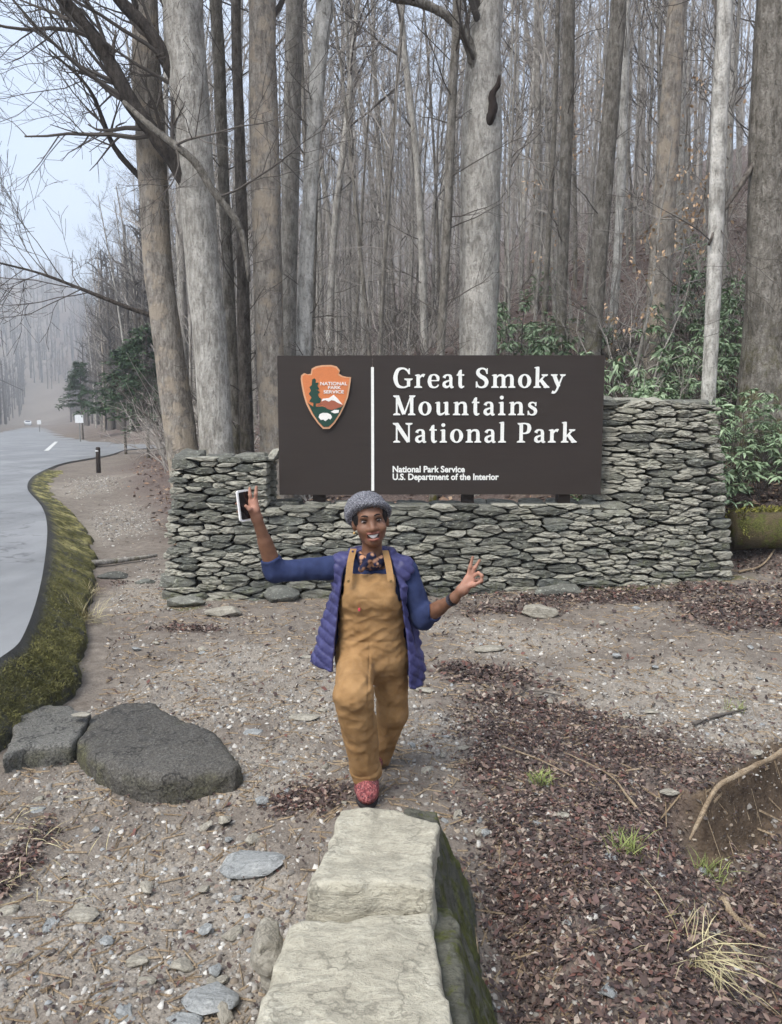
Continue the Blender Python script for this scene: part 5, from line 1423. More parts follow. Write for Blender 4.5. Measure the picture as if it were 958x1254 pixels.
# fallen logs
def log(name, a, b, r0, r1, mat, label, seed, cat='log', bend=0.1):
    a, b = np.array(a, float), np.array(b, float); r_ = np.random.default_rng(seed); mid = (a + b) / 2 + r_.normal(0, bend, 3) * np.array([1, 1, .4])
    P = catmull([a, mid, b], 8); A = np.arange(14) * 2 * PI / 14; AA, Z = np.meshgrid(A, np.arange(len(P)) * .3)
    V, F = tube(P, np.linspace(r0, r1, len(P)), 14, True, 1 + .16 * fbm(np.cos(AA) * 2 + seed, np.sin(AA) * 2, Z, 3))
    o = obj(name, V, F, mat, None, True, None, a); tag(o, label, cat); return o
M_mosslog = block_material('mossy_log', (L(62, 54, 40), L(88, 78, 56), L(110, 100, 74)), 1.5, True)
p1, p2 = at_y(896, 650, 9.35), at_y(1010, 644, 9.7); log('mossy_log', p1, p2, .23, .25, M_mosslog, 'thick log covered in green moss right of the right pier', 3)
_lg = np.random.default_rng(8); k_ = 2600; t_ = _lg.random(k_); f_ = _lg.uniform(-.3, PI + .1, k_); rr_ = .235 + .012 * _lg.standard_normal(k_)
_ps = p1[None] + (p2 - p1)[None] * t_[:, None] + np.stack([0 * t_, -np.cos(f_) * rr_, np.sin(f_) * rr_], 1); _dr = np.stack([_lg.normal(0, .4, k_), -np.cos(f_), np.sin(f_)], 1) + _lg.normal(0, .4, (k_, 3))
V, F = leaves(_ps, _dr, _lg.uniform(.03, .07, k_), _lg.uniform(.012, .024, k_), _lg, .4, .15, True)
tag(obj('moss', V, F, leaf_mat('log_moss', L(92, 92, 40), L(150, 146, 72), .9), None, False), 'bright green moss on the log right of the right pier', 'moss', kind='stuff')
p1, p2 = at_y(742, 434, 16), at_y(790, 416, 17); log('fallen_log', p1, p2, .13, .08, B_dark, 'dark fallen log on the slope above the right corner of the sign', 4)
p1, p2 = at_z(112, 690, .07), at_z(192, 680, .07); log('fallen_branch', p1, p2, .045, .025, B_grey, 'fallen branch lying across the path left of the left pier', 5, 'branch', .05)
# ================================================================== ROADSIDE THINGS
M_metal = plain('sign_back_white', L(214, 216, 216), 0.5); M_steel = plain('galvanised', L(120, 120, 118), 0.5)
p = at_z(121, 578, 0.33); e = empty('bollard', (p[0], p[1], float(ground_z(p[0], p[1])))); tag(e, 'short dark wooden bollard at the end of the path', 'bollard')
V, F = tube([(0, 0, -.2), (0, 0, .4), (.01, 0, .80), (.012, 0, .84)], [.075, .075, .073, .055], 12); obj('post', V, F, M_post, e)
V, F = tube([(.0, 0, .70), (.0, 0, .74)], [.079, .079], 12, False); obj('band', V, F, M_metal, e)
def roadsign(px, py, y, w, h, label):
    c = at_y(px, py, y); g = float(ground_z(c[0], y)); e = empty('road_sign', (c[0], y, g)); tag(e, label, 'road sign', 'small white road signs')
    m = MB(); m.box((-w / 2, -.01, c[2] - g - h / 2), (w / 2, .01, c[2] - g + h / 2)); m.out('plate', M_metal, e)
    m = MB(); m.box((-.035, .015, -.3), (.035, .07, c[2] - g + h / 2 - .05)); m.out('post', M_steel, e)
roadsign(97, 513, 58, .62, .60, 'white square road sign by the mouth of the side lane'); roadsign(48, 517, 108, .55, .6, 'tiny white road sign farther along the road')
# car far down the road
cx, cy = -109.0, 232.0
e = empty('car', (cx, cy, ROAD_Z + .05), math.radians(24)); tag(e, 'white car coming along the far road', 'car')
M_car = plain('car_paint', L(226, 228, 230), .3, .5); M_glass = plain('car_glass', L(36, 42, 48), .1, .6); M_tyre = plain('tyre', L(28, 28, 28), .9)
m = MB(); prof = [(-2.2, .35), (2.15, .35), (2.2, .75), (2.05, .95), (.95, 1.05), (.35, 1.5), (-1.3, 1.52), (-1.95, 1.05), (-2.2, .95)]
n = len(prof); V = [(-.88, a, b) for a, b in prof] + [(.88, a, b) for a, b in prof]; m.add(V, [tuple(range(n)), tuple(range(2 * n - 1, n - 1, -1))] + [(i, (i + 1) % n, (i + 1) % n + n, i + n) for i in range(n)])
m.v = [v * np.array([1, -1, 1]) for v in m.v]; m.out('body', M_car, e)
m = MB(); m.add([(-.72, -.96, 1.08), (.72, -.96, 1.08), (.66, -.42, 1.46), (-.66, -.42, 1.46)], [(0, 1, 2, 3)]); m.out('windscreen', M_glass, e)
for sx_ in (-.8, .8):
    for sy_ in (-1.35, 1.35):
        m = MB(); m.tube([(sx_ - .1, sy_, .33), (sx_ + .1, sy_, .33)], [.33, .33], 14); m.out('wheel', M_tyre, e)
for sx_ in (-.62, .62):
    m = MB(); m.box((sx_ - .16, -2.23, .68), (sx_ + .16, -2.15, .84)); m.out('headlight', M_white, e)

# ================================================================== ROOT, GRASS, LITTER
M_root = block_material('root_bark', (L(128, 108, 84), L(168, 148, 122), L(196, 178, 152)), 3.0)
R_ = [at_z(a, b, 0.02) for a, b in ((846, 1000), (858, 982), (878, 966), (900, 954), (925, 940), (945, 926), (975, 912), (1010, 905))]
for i, p in enumerate(R_): p[2] = float(ground_z(p[0], p[1] + .10)) * .5 + 0.035 + 0.01 * math.sin(i * 2.1)
P = catmull(R_, 6); A = np.arange(10) * 2 * PI / 10; AA, Z = np.meshgrid(A, np.arange(len(P)) * .4)
V, F = tube(P, np.interp(np.linspace(0, 1, len(P)), [0, .1, .5, 1], [.005, .012, .015, .018]), 10, True, 1 + .4 * fbm(np.cos(AA) * 1.5, np.sin(AA) * 1.5, Z, 3))
o = obj('exposed_root', V, F, M_root, None, True, None, R_[0]); tag(o, 'pale bare root along the lip of the eroded bank at the right', 'root')
def stick(pts, r0, r1, z, label, seed, mat=None):
    Q = [at_z(a, b, z) for a, b in pts]; r_ = np.random.default_rng(seed)
    for q in Q: q[2] = float(ground_z(q[0], q[1])) + r0 + .01
    P = catmull(Q, 5); V, F = tube(P, np.linspace(r0, r1, len(P)) * (1 + .15 * r_.standard_normal(len(P))), 7); o = obj('stick', V, F, mat or M_root, None, True, None, Q[0]); tag(o, label, 'stick', 'sticks on the ground')
stick([(884, 1098), (905, 1118), (938, 1142)], .022, .008, -.3, 'pale broken stick on the gully floor above the round stone', 1)
stick([(800, 1010), (770, 985), (745, 955), (690, 930)], .008, .003, 0, 'thin dry stem lying across the leaf bank below the hollow', 2)
stick([(615, 925), (660, 945), (700, 965)], .007, .003, 0, 'thin twig on the leaf litter left of the green grass tuft', 3)
stick([(575, 1180), (585, 1130), (580, 1090)], .008, .004, .1, 'curved rootlet hanging beside the mossy footing stone', 4)
stick([(790, 1085), (830, 1120), (850, 1160), (862, 1200)], .008, .003, -.1, 'dry stem hanging over the edge of the leaf bank', 5)
stick([(850, 890), (880, 880), (915, 872)], .012, .006, 0, 'short dark twig above the exposed root', 6, M_twigd)
stick([(905, 705), (935, 700), (956, 694)], .016, .008, .2, 'pale stick on the ground right of the right pier', 7)
stick([(620, 862), (650, 850), (690, 856)], .008, .004, 0, 'thin twig on the dark litter right of the person', 8, M_twigd)
M_dry = leaf_mat('dry_grass', L(150, 138, 100), L(196, 186, 148), .8); M_grass = leaf_mat('green_grass', L(104, 118, 60), L(150, 158, 96), .7)
def tuft(px, py, z, n, ln, mat, label, seed, lean=(0, 0, 0), spread=.06, w=.004):
    c = at_z(px, py, z); c[2] = float(ground_z(c[0], c[1])); r_ = np.random.default_rng(seed)
    pos = np.stack([r_.normal(0, spread, n), r_.normal(0, spread, n), np.zeros(n)], 1); d = r_.normal(0, .42, (n, 3)) + np.array([0, 0, 1.0]) + np.array(lean)
    V, F = leaves(pos, d, r_.uniform(.5, 1.2, n) * ln, w, r_, .5); o = obj('grass_tuft', V, F, mat, None, False); o.location = c; tag(o, label, 'grass', 'grass tufts')
tuft(842, 1190, -.08, 130, .24, M_dry, 'large dry grass clump hanging over the bank at the bottom right', 1, (.15, -.5, -.9), .07)
tuft(662, 978, 0, 60, .10, M_grass, 'small green grass tuft on the leaf bank', 2, (0, 0, .3), .025); tuft(768, 1062, 0, 80, .12, M_grass, 'green grass tuft at the top of the dry grass bank', 3, (0, 0, .2), .035)
tuft(103, 760, .02, 140, .30, M_dry, 'dry straw coloured tuft at the foot of the mossy kerb', 4, (.3, -.2, -.3), .06); tuft(110, 728, .02, 80, .22, M_dry, 'smaller dry tuft behind the straw tuft by the kerb', 5, (.3, 0, -.2), .06)
tuft(868, 1040, -.2, 60, .12, M_grass, 'green sprig in the shade below the exposed root', 6, (0, -.1, 0), .05); tuft(905, 872, 0, 30, .10, M_grass, 'faint grass sprig on the gravel above the root', 7, (0, 0, 0), .04)
tuft(20, 1010, 0, 70, .14, M_dry, 'dry grass at the left edge below the asphalt apron', 8, (.4, -.3, -.4), .12)
tuft(15, 1080, 0, 50, .12, M_dry, 'dry grass at the left edge of the gravel', 9, (.4, -.2, -.4), .12)

rl = np.random.default_rng(77)
# moss tufts on the kerb
M_mosst = leaf_mat('moss_tufts', L(70, 70, 38), L(118, 114, 68), .9)
ki = np.flatnonzero((kmoss > .35) & (KV[:, 1] < 14)); pr = kmoss[ki] / (.5 + KV[ki, 1] / 6); ki = rl.choice(ki, 13000, p=pr / pr.sum())
pos = KV[ki] + rl.normal(0, .012, (len(ki), 3)) * np.array([1, 1, .15]); d = rl.normal(0, .55, (len(ki), 3)) + np.array([.25, -.1, .8])
V, F = leaves(pos, d, rl.uniform(.012, .034, len(ki)), rl.uniform(.003, .008, len(ki)), rl, .4, .15, True); o = obj('moss', V, F, M_mosst, None, False); tag(o, 'tufted green moss growing over the asphalt kerb', 'moss', kind='stuff')
def sample(n, weight, y0=1.9, y1=9.6, xr=0.56, pw=1.0):
    out = []
    got = 0
    while got < n:
        k = n * 2; y = y0 + (y1 - y0) * rl.random(k) ** pw; x = y * rl.uniform(-xr, xr, k)
        m_ = (rl.random(k) < weight(x, y)); r = -side_dist(x, y, E_PTS[::3]); m_ &= r < -0.55 - .25 * sstep(6, 11, y)
        m_ &= ~((x > -.30) & (x < .2) & (y < 3.05)); m_ &= ~((y > 8.45) & (y < 9.3) & (x > -2.6) & (x < 3.8))
        out.append(np.stack([x[m_], y[m_]], 1)); got += m_.sum()
    return np.concatenate(out)[:n]
def weight_leaf(x, y): a, b, c, d = zones(x, y); return np.clip(.03 + a * 1.1 * (1 - d * .9), 0, 1)
def weight_grav(x, y): a, b, c, d = zones(x, y); return np.clip(.10 + b * 1.0 + .12 * (a > .5), 0, 1)
# gravel chips: eight little chip shapes, many colours
def chips(n, s0, s1, y0, y1, pw, name, label, wf=weight_grav):
    P = sample(n, wf, y0, y1, pw=pw); k = len(P)
    shp = []
    for q in range(8):
        ang = np.arange(5) * PI / 2.5 + rl.uniform(-.4, .4, 5); ra = rl.uniform(.6, 1.0, 5)
        base_ = np.stack([np.cos(ang) * ra, np.sin(ang) * ra, np.full(5, -.3)], 1); t_ = base_ * np.array([.72, .72, 0]) + np.array([rl.normal() * .1, rl.normal() * .1, .38]); t_[:, 2] += rl.normal(0, .1, 5)
        shp.append(np.vstack([base_, t_]))
    shp = np.array(shp)[rl.integers(0, 8, k)]
    s = s0 * (s1 / s0) ** (rl.random(k) ** 2.2); a = rl.uniform(0, 2 * PI, k); st = rl.uniform(.55, 1.0, k); th = rl.uniform(.35, .9, k)
    X = shp[:, :, 0] * s[:, None]; Y = shp[:, :, 1] * s[:, None] * st[:, None]; Z = shp[:, :, 2] * s[:, None] * th[:, None]
    tx, ty = rl.normal(0, .25, k)[:, None], rl.normal(0, .25, k)[:, None]; Z = Z + X * tx + Y * ty
    ca, sa = np.cos(a)[:, None], np.sin(a)[:, None]
    g = ground_fine(P[:, 0], P[:, 1])
    V = np.stack([P[:, :1] + X * ca - Y * sa, P[:, 1:] + X * sa + Y * ca, g[:, None] + Z + .002], 2).reshape(-1, 3)
    T = [(5, 6, 7), (5, 7, 8), (5, 8, 9)] + [t for i in range(5) for t in ((i, (i + 1) % 5, (i + 1) % 5 + 5), (i, (i + 1) % 5 + 5, i + 5))]
    F = (np.arange(k)[:, None, None] * 10 + np.array(T)[None]).reshape(-1, 3)
    pal = np.array([L(140, 135, 128), L(158, 153, 145), L(192, 188, 180), L(122, 116, 109), L(136, 124, 110), L(98, 90, 84), L(152, 140, 124), L(150, 152, 152)])
    wts = np.array([.20, .17, .12, .16, .14, .10, .08, .03]); col = pal[rl.choice(8, k, p=wts)] * rl.uniform(.8, 1.1, (k, 1))
    c4 = np.repeat(np.concatenate([col, np.ones((k, 1))], 1), 10, 0)
    n_ = NT(name + '_stone', .9, .25); v_ = n_.coord(); n_.color(n_.mix(1.0, n_.attr('tint'), n_.ramp(n_.noise(v_, 60, 3), [(.3, .75), (.7, 1.1)]), 'MULTIPLY'))
    o = obj(name, V, F, n_.m, None, False, {'tint': c4}); tag(o, label, 'gravel', kind='stuff')
chips(17000, .004, .028, 1.9, 5.2, .8, 'gravel', 'loose pale gravel chips on the near ground')
chips(15000, .005, .030, 4.8, 10.5, 1.0, 'gravel', 'loose pale gravel chips on the path before the wall')
chips(5000, .012, .045, 10, 24, 1.0, 'gravel', 'pale grit on the path leading to the bollard', lambda x, y: np.clip(zones(x, y)[1] - .2, 0, 1))
# fallen leaves
def litter(n, y0, y1, pw, l0, l1, name, label, weight=weight_leaf, xr=.56, pal=None, samp=None):
    P = samp if samp is not None else sample(n, weight, y0, y1, pw=pw, xr=xr); k = len(P)
    g = ground_fine(P[:, 0], P[:, 1]); pos = np.stack([P[:, 0], P[:, 1], g + rl.uniform(.002, .022, k)], 1)
    d = rl.normal(0, 1, (k, 3)); d[:, 2] = rl.normal(0, .28, k)
    ln = rl.uniform(l0, l1, k); V, F = leaves(pos, d, ln, ln * rl.uniform(.35, .75, k), rl, rl.uniform(-.5, .5), .12, True)
    V = V.reshape(k, 5, 3); gz = np.repeat(g[:, None], 5, 1); V[:, :, 2] = np.maximum(V[:, :, 2], gz + .001); V = V.reshape(-1, 3)
    pal = np.array(pal or [L(62, 52, 50), L(80, 66, 62), L(98, 80, 73), L(54, 46, 45), L(114, 94, 84), L(70, 58, 56), L(104, 72, 64), L(88, 72, 67), L(142, 124, 111), L(78, 64, 60), L(66, 55, 53), L(160, 146, 133)])
    col = pal[rl.integers(0, len(pal), k)] * rl.uniform(.7, 1.15, (k, 1)); c4 = np.repeat(np.concatenate([col, np.ones((k, 1))], 1), 5, 0)
    n_ = NT(name + '_leaf', .75, .3); n_.color(n_.attr('tint')); o = obj(name, V, F, n_.m, None, False, {'tint': c4}); tag(o, label, 'leaf litter', kind='stuff')
litter(36000, 1.9, 5.4, .9, .010, .038, 'leaf_litter', 'dark red brown leaf litter on the near bank')
litter(1300, 1.9, 4.2, .9, .030, .056, 'leaf_litter', 'larger curled tan and red leaves on the near bank', lambda x, y: np.clip(weight_leaf(x, y) - .3, 0, 1), pal=[L(108, 88, 81), L(134, 114, 103), L(94, 74, 70), L(84, 71, 67)])
litter(12000, 5.2, 10.2, 1.0, .022, .06, 'leaf_litter', 'brown leaf litter along the front of the wall')
# on the slope behind
k = 26000; y = 10 + 32 * rl.random(k) ** 1.5; x = y * rl.uniform(-.55, .58, k); s = side_dist(x, y, FOOT); m_ = s > -.2; S_ = np.stack([x[m_], y[m_]], 1)
litter(0, 0, 0, 0, .06, .16, 'leaf_litter', 'brown fallen leaves covering the slope behind the wall', pal=[L(96, 76, 66), L(126, 102, 86), L(150, 122, 100), L(78, 60, 54), L(170, 146, 122)], samp=S_)
# fine twigs and needles over the near ground
P = sample(3600, lambda x, y: np.full(x.shape, .6), 1.9, 9.0); k = len(P); a = rl.uniform(0, 2 * PI, k); ln = rl.uniform(.03, .14, k); w = rl.uniform(.0015, .004, k)
d = np.stack([np.cos(a), np.sin(a)], 1); q = np.stack([-d[:, 1], d[:, 0]], 1)
def _pt(off, u, h): pp = P + d * (off * ln)[:, None] + q * (u * w)[:, None]; return np.stack([pp[:, 0], pp[:, 1], ground_fine(pp[:, 0], pp[:, 1]) + h], 1)
V = np.stack([_pt(-.5, 1, .003), _pt(-.5, -1, .003), _pt(-.5, 0, .010), _pt(.5, 1, .003), _pt(.5, -1, .003), _pt(.5, 0, .010)], 1).reshape(-1, 3)
F = (np.arange(k)[:, None, None] * 6 + np.array([(0, 2, 5, 3), (1, 4, 5, 2)])[None]).reshape(-1, 4)
o = obj('fine_twigs', V, F, M_root, None, False); tag(o, 'fine dry twigs strewn over the ground', 'twigs', kind='stuff')
# ================================================================== PERSON
def PW(px, py, y): return at_y(px, py, y)
class Field:
    """smooth union of shapes, each skipped where it is far from the sampled block"""
    def __init__(s): s.p = []
    def add(s, fn, c, r, k=0.02): s.p.append((fn, np.asarray(c, float), r, k)); return s
    def cone(s, a, b, ra, rb, k=0.02):
        a, b = np.asarray(a, float), np.asarray(b, float)
        return s.add(lambda x, y, z: sd_cone(x, y, z, a, b, ra, rb), (a + b) / 2, np.linalg.norm(a - b) / 2 + max(ra, rb), k)
    def chain(s, P, R, k=0.02):
        for i in range(len(P) - 1): s.cone(P[i], P[i + 1], R[i], R[i + 1], k)
        return s
    def ell(s, c, r, k=0.02): return s.add(lambda x, y, z: sd_ell(x, y, z, c, r), c, max(r), k)
    def __call__(s, x, y, z):
        d = np.full(x.shape, 9.0); lo = np.array([x.min(), y.min(), z.min()]); hi = np.array([x.max(), y.max(), z.max()])
        for fn, c, r, k in s.p:
            q = np.maximum(np.maximum(lo - c, c - hi), 0)
            if np.linalg.norm(q) > r + 0.13: continue
            d = smin(d, fn(x, y, z), k)
        return d
TY = 3.95
pel = PW(455, 803, TY + .03); wai = PW(455, 770, TY + .01); che = PW(456, 728, TY); nek = PW(456, 688, TY - .01); hdc = PW(453.5, 637, TY - .02)
S1, E1, W1 = PW(414, 695, TY), PW(337, 700, TY - .02), PW(314.5, 634, TY - .10)
S2, E2, W2 = PW(497, 699, TY), PW(518, 757, TY - .02), PW(556, 733, TY - .20)
H1, K1, A1 = PW(435, 806, TY), PW(433, 852, TY - .35), PW(449, 948, TY - .18)
H2, K2, A2 = PW(477, 808, TY + .03), PW(481, 872, TY + .10), PW(457, 953, TY + .30)
T1 = PW(450, 984, TY - .27)
# ---- torso (shared by body and clothes)
def torso(x, y, z, g=0.0):
    d = sd_ell(x, y, z, che + np.array([0, 0.01, -.02]), (.152 + g, .105 + g, .20 + g))
    d = smin(d, sd_ell(x, y, z, wai, (.145 + g, .10 + g, .15 + g)), .06)
    d = smin(d, sd_ell(x, y, z, pel, (.168 + g, .118 + g, .12 + g)), .07)
    d = smin(d, sd_cone(x, y, z, nek + np.array([0, .015, -.015]), S1 + np.array([.025, 0, -.002]), .050 + g, .052 + g), .05)
    d = smin(d, sd_cone(x, y, z, nek + np.array([0, .015, -.015]), S2 + np.array([-.025, 0, -.002]), .050 + g, .052 + g), .05)
    d = smin(d, sd_ell(x, y, z, che + np.array([-.06, -.075, .0]), (.065 + g, .05 + g, .065 + g)), .05)
    return smin(d, sd_ell(x, y, z, che + np.array([.06, -.075, .0]), (.065 + g, .05 + g, .065 + g)), .05)
# ---- head frame: rolled a little to the left of the picture
HS = 1.15
roll, yaw, nod = math.radians(-7), math.radians(6), math.radians(-4)
Rr = np.array([[math.cos(roll), 0, math.sin(roll)], [0, 1, 0], [-math.sin(roll), 0, math.cos(roll)]])
Ry = np.array([[math.cos(yaw), -math.sin(yaw), 0], [math.sin(yaw), math.cos(yaw), 0], [0, 0, 1]])
Rn = np.array([[1, 0, 0], [0, math.cos(nod), -math.sin(nod)], [0, math.sin(nod), math.cos(nod)]])
HR = Rr @ Ry @ Rn
def to_head(x, y, z):
    X, Y, Z = x - hdc[0], y - hdc[1], z - hdc[2]; M = HR.T / HS
    return M[0, 0] * X + M[0, 1] * Y + M[0, 2] * Z, M[1, 0] * X + M[1, 1] * Y + M[1, 2] * Z, M[2, 0] * X + M[2, 1] * Y + M[2, 2] * Z
def from_head(P): return np.asarray(P) @ (HR * HS).T + hdc
def head(x, y, z):
    x, y, z = to_head(x, y, z)
    ax = np.abs(x)
    d = sd_ell(x, y, z, (0, .012, .032), (.073, .092, .086))
    d = smin(d, sd_ell(x, y, z, (0, -.018, -.040), (.064, .069, .070)), .03)
    d = smin(d, sd_ell(x, y, z, (0, -.055, -.096), (.030, .024, .020)), .025)
    d = smin(d, sd_ell(ax, y, z, (.037, -.058, -.036), (.026, .024, .022)), .02)
    d = smin(d, sd_ell(x, y, z, (0, -.074, .020), (.048, .016, .010)), .02)
    d = smax(d, -sd_ell(ax, y, z, (.031, -.094, .000), (.018, .016, .0085)), .008)
    d = smin(d, sd_cone(x, y, z, (0, -.077, .004), (0, -.097, -.034), .009, .0145), .018)
    d = smin(d, sd_ell(ax, y, z, (.0145, -.088, -.038), (.0105, .012, .0085)), .009)
    d = smin(d, sd_ell(ax, y, z, (.075, .004, -.012), (.010, .020, .030)), .008)
    d = smin(d, sd_ell(x, y + ax * ax * 4, z - ax * ax * 4, (0, -.088, -.057), (.029, .010, .0055)), .006)
    d = smin(d, sd_ell(x, y + ax * ax * 4, z - ax * ax * 6, (0, -.086, -.083), (.024, .011, .007)), .006)
    d = smax(d, -sd_ell(x, y, z - ax * ax * 7, (0, -.094, -.069), (.029, .022, .009)), .004)
    return d * HS
B = Field()
B.add(lambda x, y, z: torso(x, y, z), che + np.array([0, 0, -.15]), .50)
B.add(head, hdc, .17, .012)
B.cone(nek + np.array([0, .012, -.02]), from_head((0, .018, -.06)), .056, .050, .03)
B.chain([S1, E1, W1], [.050, .042, .026]); B.cone(E1 + (W1 - E1) * .05, E1 + (W1 - E1) * .55, .041, .035)
B.chain([S2, E2, W2], [.050, .042, .026]); B.cone(E2 + (W2 - E2) * .05, E2 + (W2 - E2) * .55, .041, .035)
B.chain([H1, K1, A1], [.075, .058, .038]); B.chain([H2, K2, A2], [.075, .058, .038])
F1 = T1 + np.array([0, 0, .03]); F2 = A2 + np.array([0, -.12, -.06])
B.cone(A1, F1, .036, .034); B.cone(A2, F2, .036, .03)
def finger(P, r=.0092, k=.006): B.chain(P, [r * 1.08] + [r] * (len(P) - 2) + [r * .80], k)
# left-of-picture hand: palm to the viewer, thumb across the phone, two fingers up, two behind the phone
hy = TY - .115
pm = [W1, PW(312.5, 624, hy), PW(310.5, 614, hy)]
B.cone(W1, PW(311.5, 626, hy), .025, .026, .02); B.cone(PW(309.5, 625, hy), PW(307.5, 614, hy), .017, .015, .015); B.cone(PW(314, 624, hy), PW(313, 613.5, hy), .017, .014, .015)
finger([PW(307.5, 614, hy), PW(306.3, 606, hy - .012), PW(305.8, 597.5, hy - .006)]); finger([PW(313, 613.5, hy), PW(313.4, 605, hy - .012), PW(314, 596, hy - .006)])
finger([PW(306, 617, hy + .012), PW(298, 614, hy + .035), PW(289.5, 617, hy + .030)], .0085); finger([PW(306.5, 622, hy + .012), PW(299, 623, hy + .036), PW(291, 627, hy + .032)], .008)
finger([PW(310, 628, hy - .010), PW(306, 623.5, hy - .036), PW(301, 619.5, hy - .042)], .0105, .012)
# right-of-picture hand: two fingers raised, thumb and ring finger closed to a ring
hz = TY - .22
B.cone(W2, PW(564, 723, hz), .025, .023, .02); B.cone(PW(565, 722, hz), PW(573, 707, hz), .021, .016, .018); B.cone(PW(568, 724, hz), PW(577, 709, hz), .021, .015, .018); B.cone(PW(570, 722, hz - .005), PW(579, 712, hz - .005), .018, .012, .015)
finger([PW(573, 706, hz), PW(576, 694, hz - .008), PW(579, 682, hz - .004)]); finger([PW(576.5, 705, hz), PW(582, 695, hz - .010), PW(587.5, 686, hz - .006)])
finger([PW(579, 706.5, hz), PW(586, 701.5, hz - .018), PW(590.5, 705, hz - .030), PW(590, 710.5, hz - .030)], .0085); finger([PW(580, 711, hz + .008), PW(587, 709, hz + .004), PW(588, 714, hz - .012)], .0078)
finger([PW(572, 719, hz - .012), PW(580, 716.5, hz - .030), PW(590, 712, hz - .032)], .0102, .012)
person = empty('person', (pel[0], TY, float(ground_z(pel[0], TY)))); PB = np.array(person.location)
tag(person, 'person in tan overalls, purple quilted vest and grey knit hat with both arms raised', 'person')
def cloth_out(name, f, lo, hi, h, mat, it=1, parent=person, cols=None, slack=1.6):
    V, F = sdf_mesh(f, lo, hi, h, slack=slack); V = relax(V, F, it)
    return obj(name, V - PB, F, mat, parent, True, cols(V) if cols else None)
def skin_material():
    n = NT('skin', .55, .4); v = n.coord()
    base = n.mix(n.ramp(n.noise(v, 26, 4), [(.3, 0.0), (.7, 1.0)]), L(104, 72, 54), L(126, 90, 69))
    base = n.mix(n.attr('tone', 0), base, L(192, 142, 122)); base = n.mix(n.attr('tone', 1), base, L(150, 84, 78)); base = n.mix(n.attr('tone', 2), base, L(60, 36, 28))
    n.color(base); n.bump(n.noise(v, 300, 3), .12, .002)
    n.b.inputs['Subsurface Weight'].default_value = .06; n.b.inputs['Subsurface Radius'].default_value = (.01, .004, .002)
    return n.m
M_skin = skin_material()
def skin_tone(V):
    def near(c, r): return np.clip(1.25 - np.linalg.norm(V - np.asarray(c), axis=1) / r, 0, 1)
    palm = np.maximum(near(PW(309, 612, hy), .10), near(PW(577, 704, hz), .10))
    x, y, z = to_head(V[:, 0], V[:, 1], V[:, 2]); ax = np.abs(x)
    lips = ((np.abs(z + .0695 - ax * ax * 6) < .021) & (ax < .032 - .6 * np.maximum(0, np.abs(z + .07 - ax * ax * 6) - .008)) & (y < -.068) & (np.abs(x) < .05)).astype(float) * .45
    mouth = ((np.abs(z + .069 - ax * ax * 7) < .0085) & (ax < .027) & (y < -.05)).astype(float)
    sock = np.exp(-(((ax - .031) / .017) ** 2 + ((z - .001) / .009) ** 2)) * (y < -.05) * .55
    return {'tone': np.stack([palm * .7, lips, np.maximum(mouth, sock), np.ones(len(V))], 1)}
zlo = min(F1[2], F2[2]) - .06
cloth_out('body', B, (PW(283, 640, TY)[0], TY - .48, zlo), (PW(598, 640, TY)[0], TY + .48, hdc[2] + .20), .0048, M_skin, 1, cols=skin_tone)
# ---- face pieces
M_eye = plain('eye_white', L(176, 164, 158), .2, .5); M_iris = plain('iris', L(34, 22, 18), .15, .5); M_teeth = plain('teeth', L(236, 232, 226), .25, .5); M_hair = plain('hair', L(24, 20, 20), .7)
def ball(name, c, r, mat, parent=person, seg=14):
    m = MB(); a = np.linspace(0, PI, seg // 2 + 1); V = []; F = []
    for i in a:
        for j in range(seg): f = 2 * PI * j / seg; V.append((math.sin(i) * math.cos(f) * r[0], math.sin(i) * math.sin(f) * r[1], math.cos(i) * r[2]))
    for i in range(seg // 2):
        for j in range(seg): j2 = (j + 1) % seg; F.append((i * seg + j, (i + 1) * seg + j, (i + 1) * seg + j2, i * seg + j2))
    V = from_head(np.array(V) + np.array(c)); return obj(name, V - PB, F, mat, parent)
for s in (-1, 1):
    e = ball('eye', (s * .031, -.070, .0005), (.0135, .0135, .0052), M_eye); ball('iris', (s * .031, -.0820, .0005), (.0074, .004, .0052), M_iris, e)
    P = from_head(np.array([(s * .014, -.0925, .021), (s * .026, -.0915, .0265), (s * .038, -.083, .0255), (s * .047, -.071, .019)])) - PB
    m = MB(); m.tube(catmull(P, 4), np.interp(np.linspace(0, 1, 13), [0, .4, 1], [.0035, .0035, .0018]), 6); m.out('eyebrow', M_hair, person, True)
    P = from_head(np.array([(s * .017, -.0795, .004), (s * .025, -.0845, .0085), (s * .036, -.082, .0085), (s * .045, -.072, .003)])) - PB
    m = MB(); m.tube(catmull(P, 4), [.0018] * 13, 5); m.out('eyelash', M_hair, person, True)
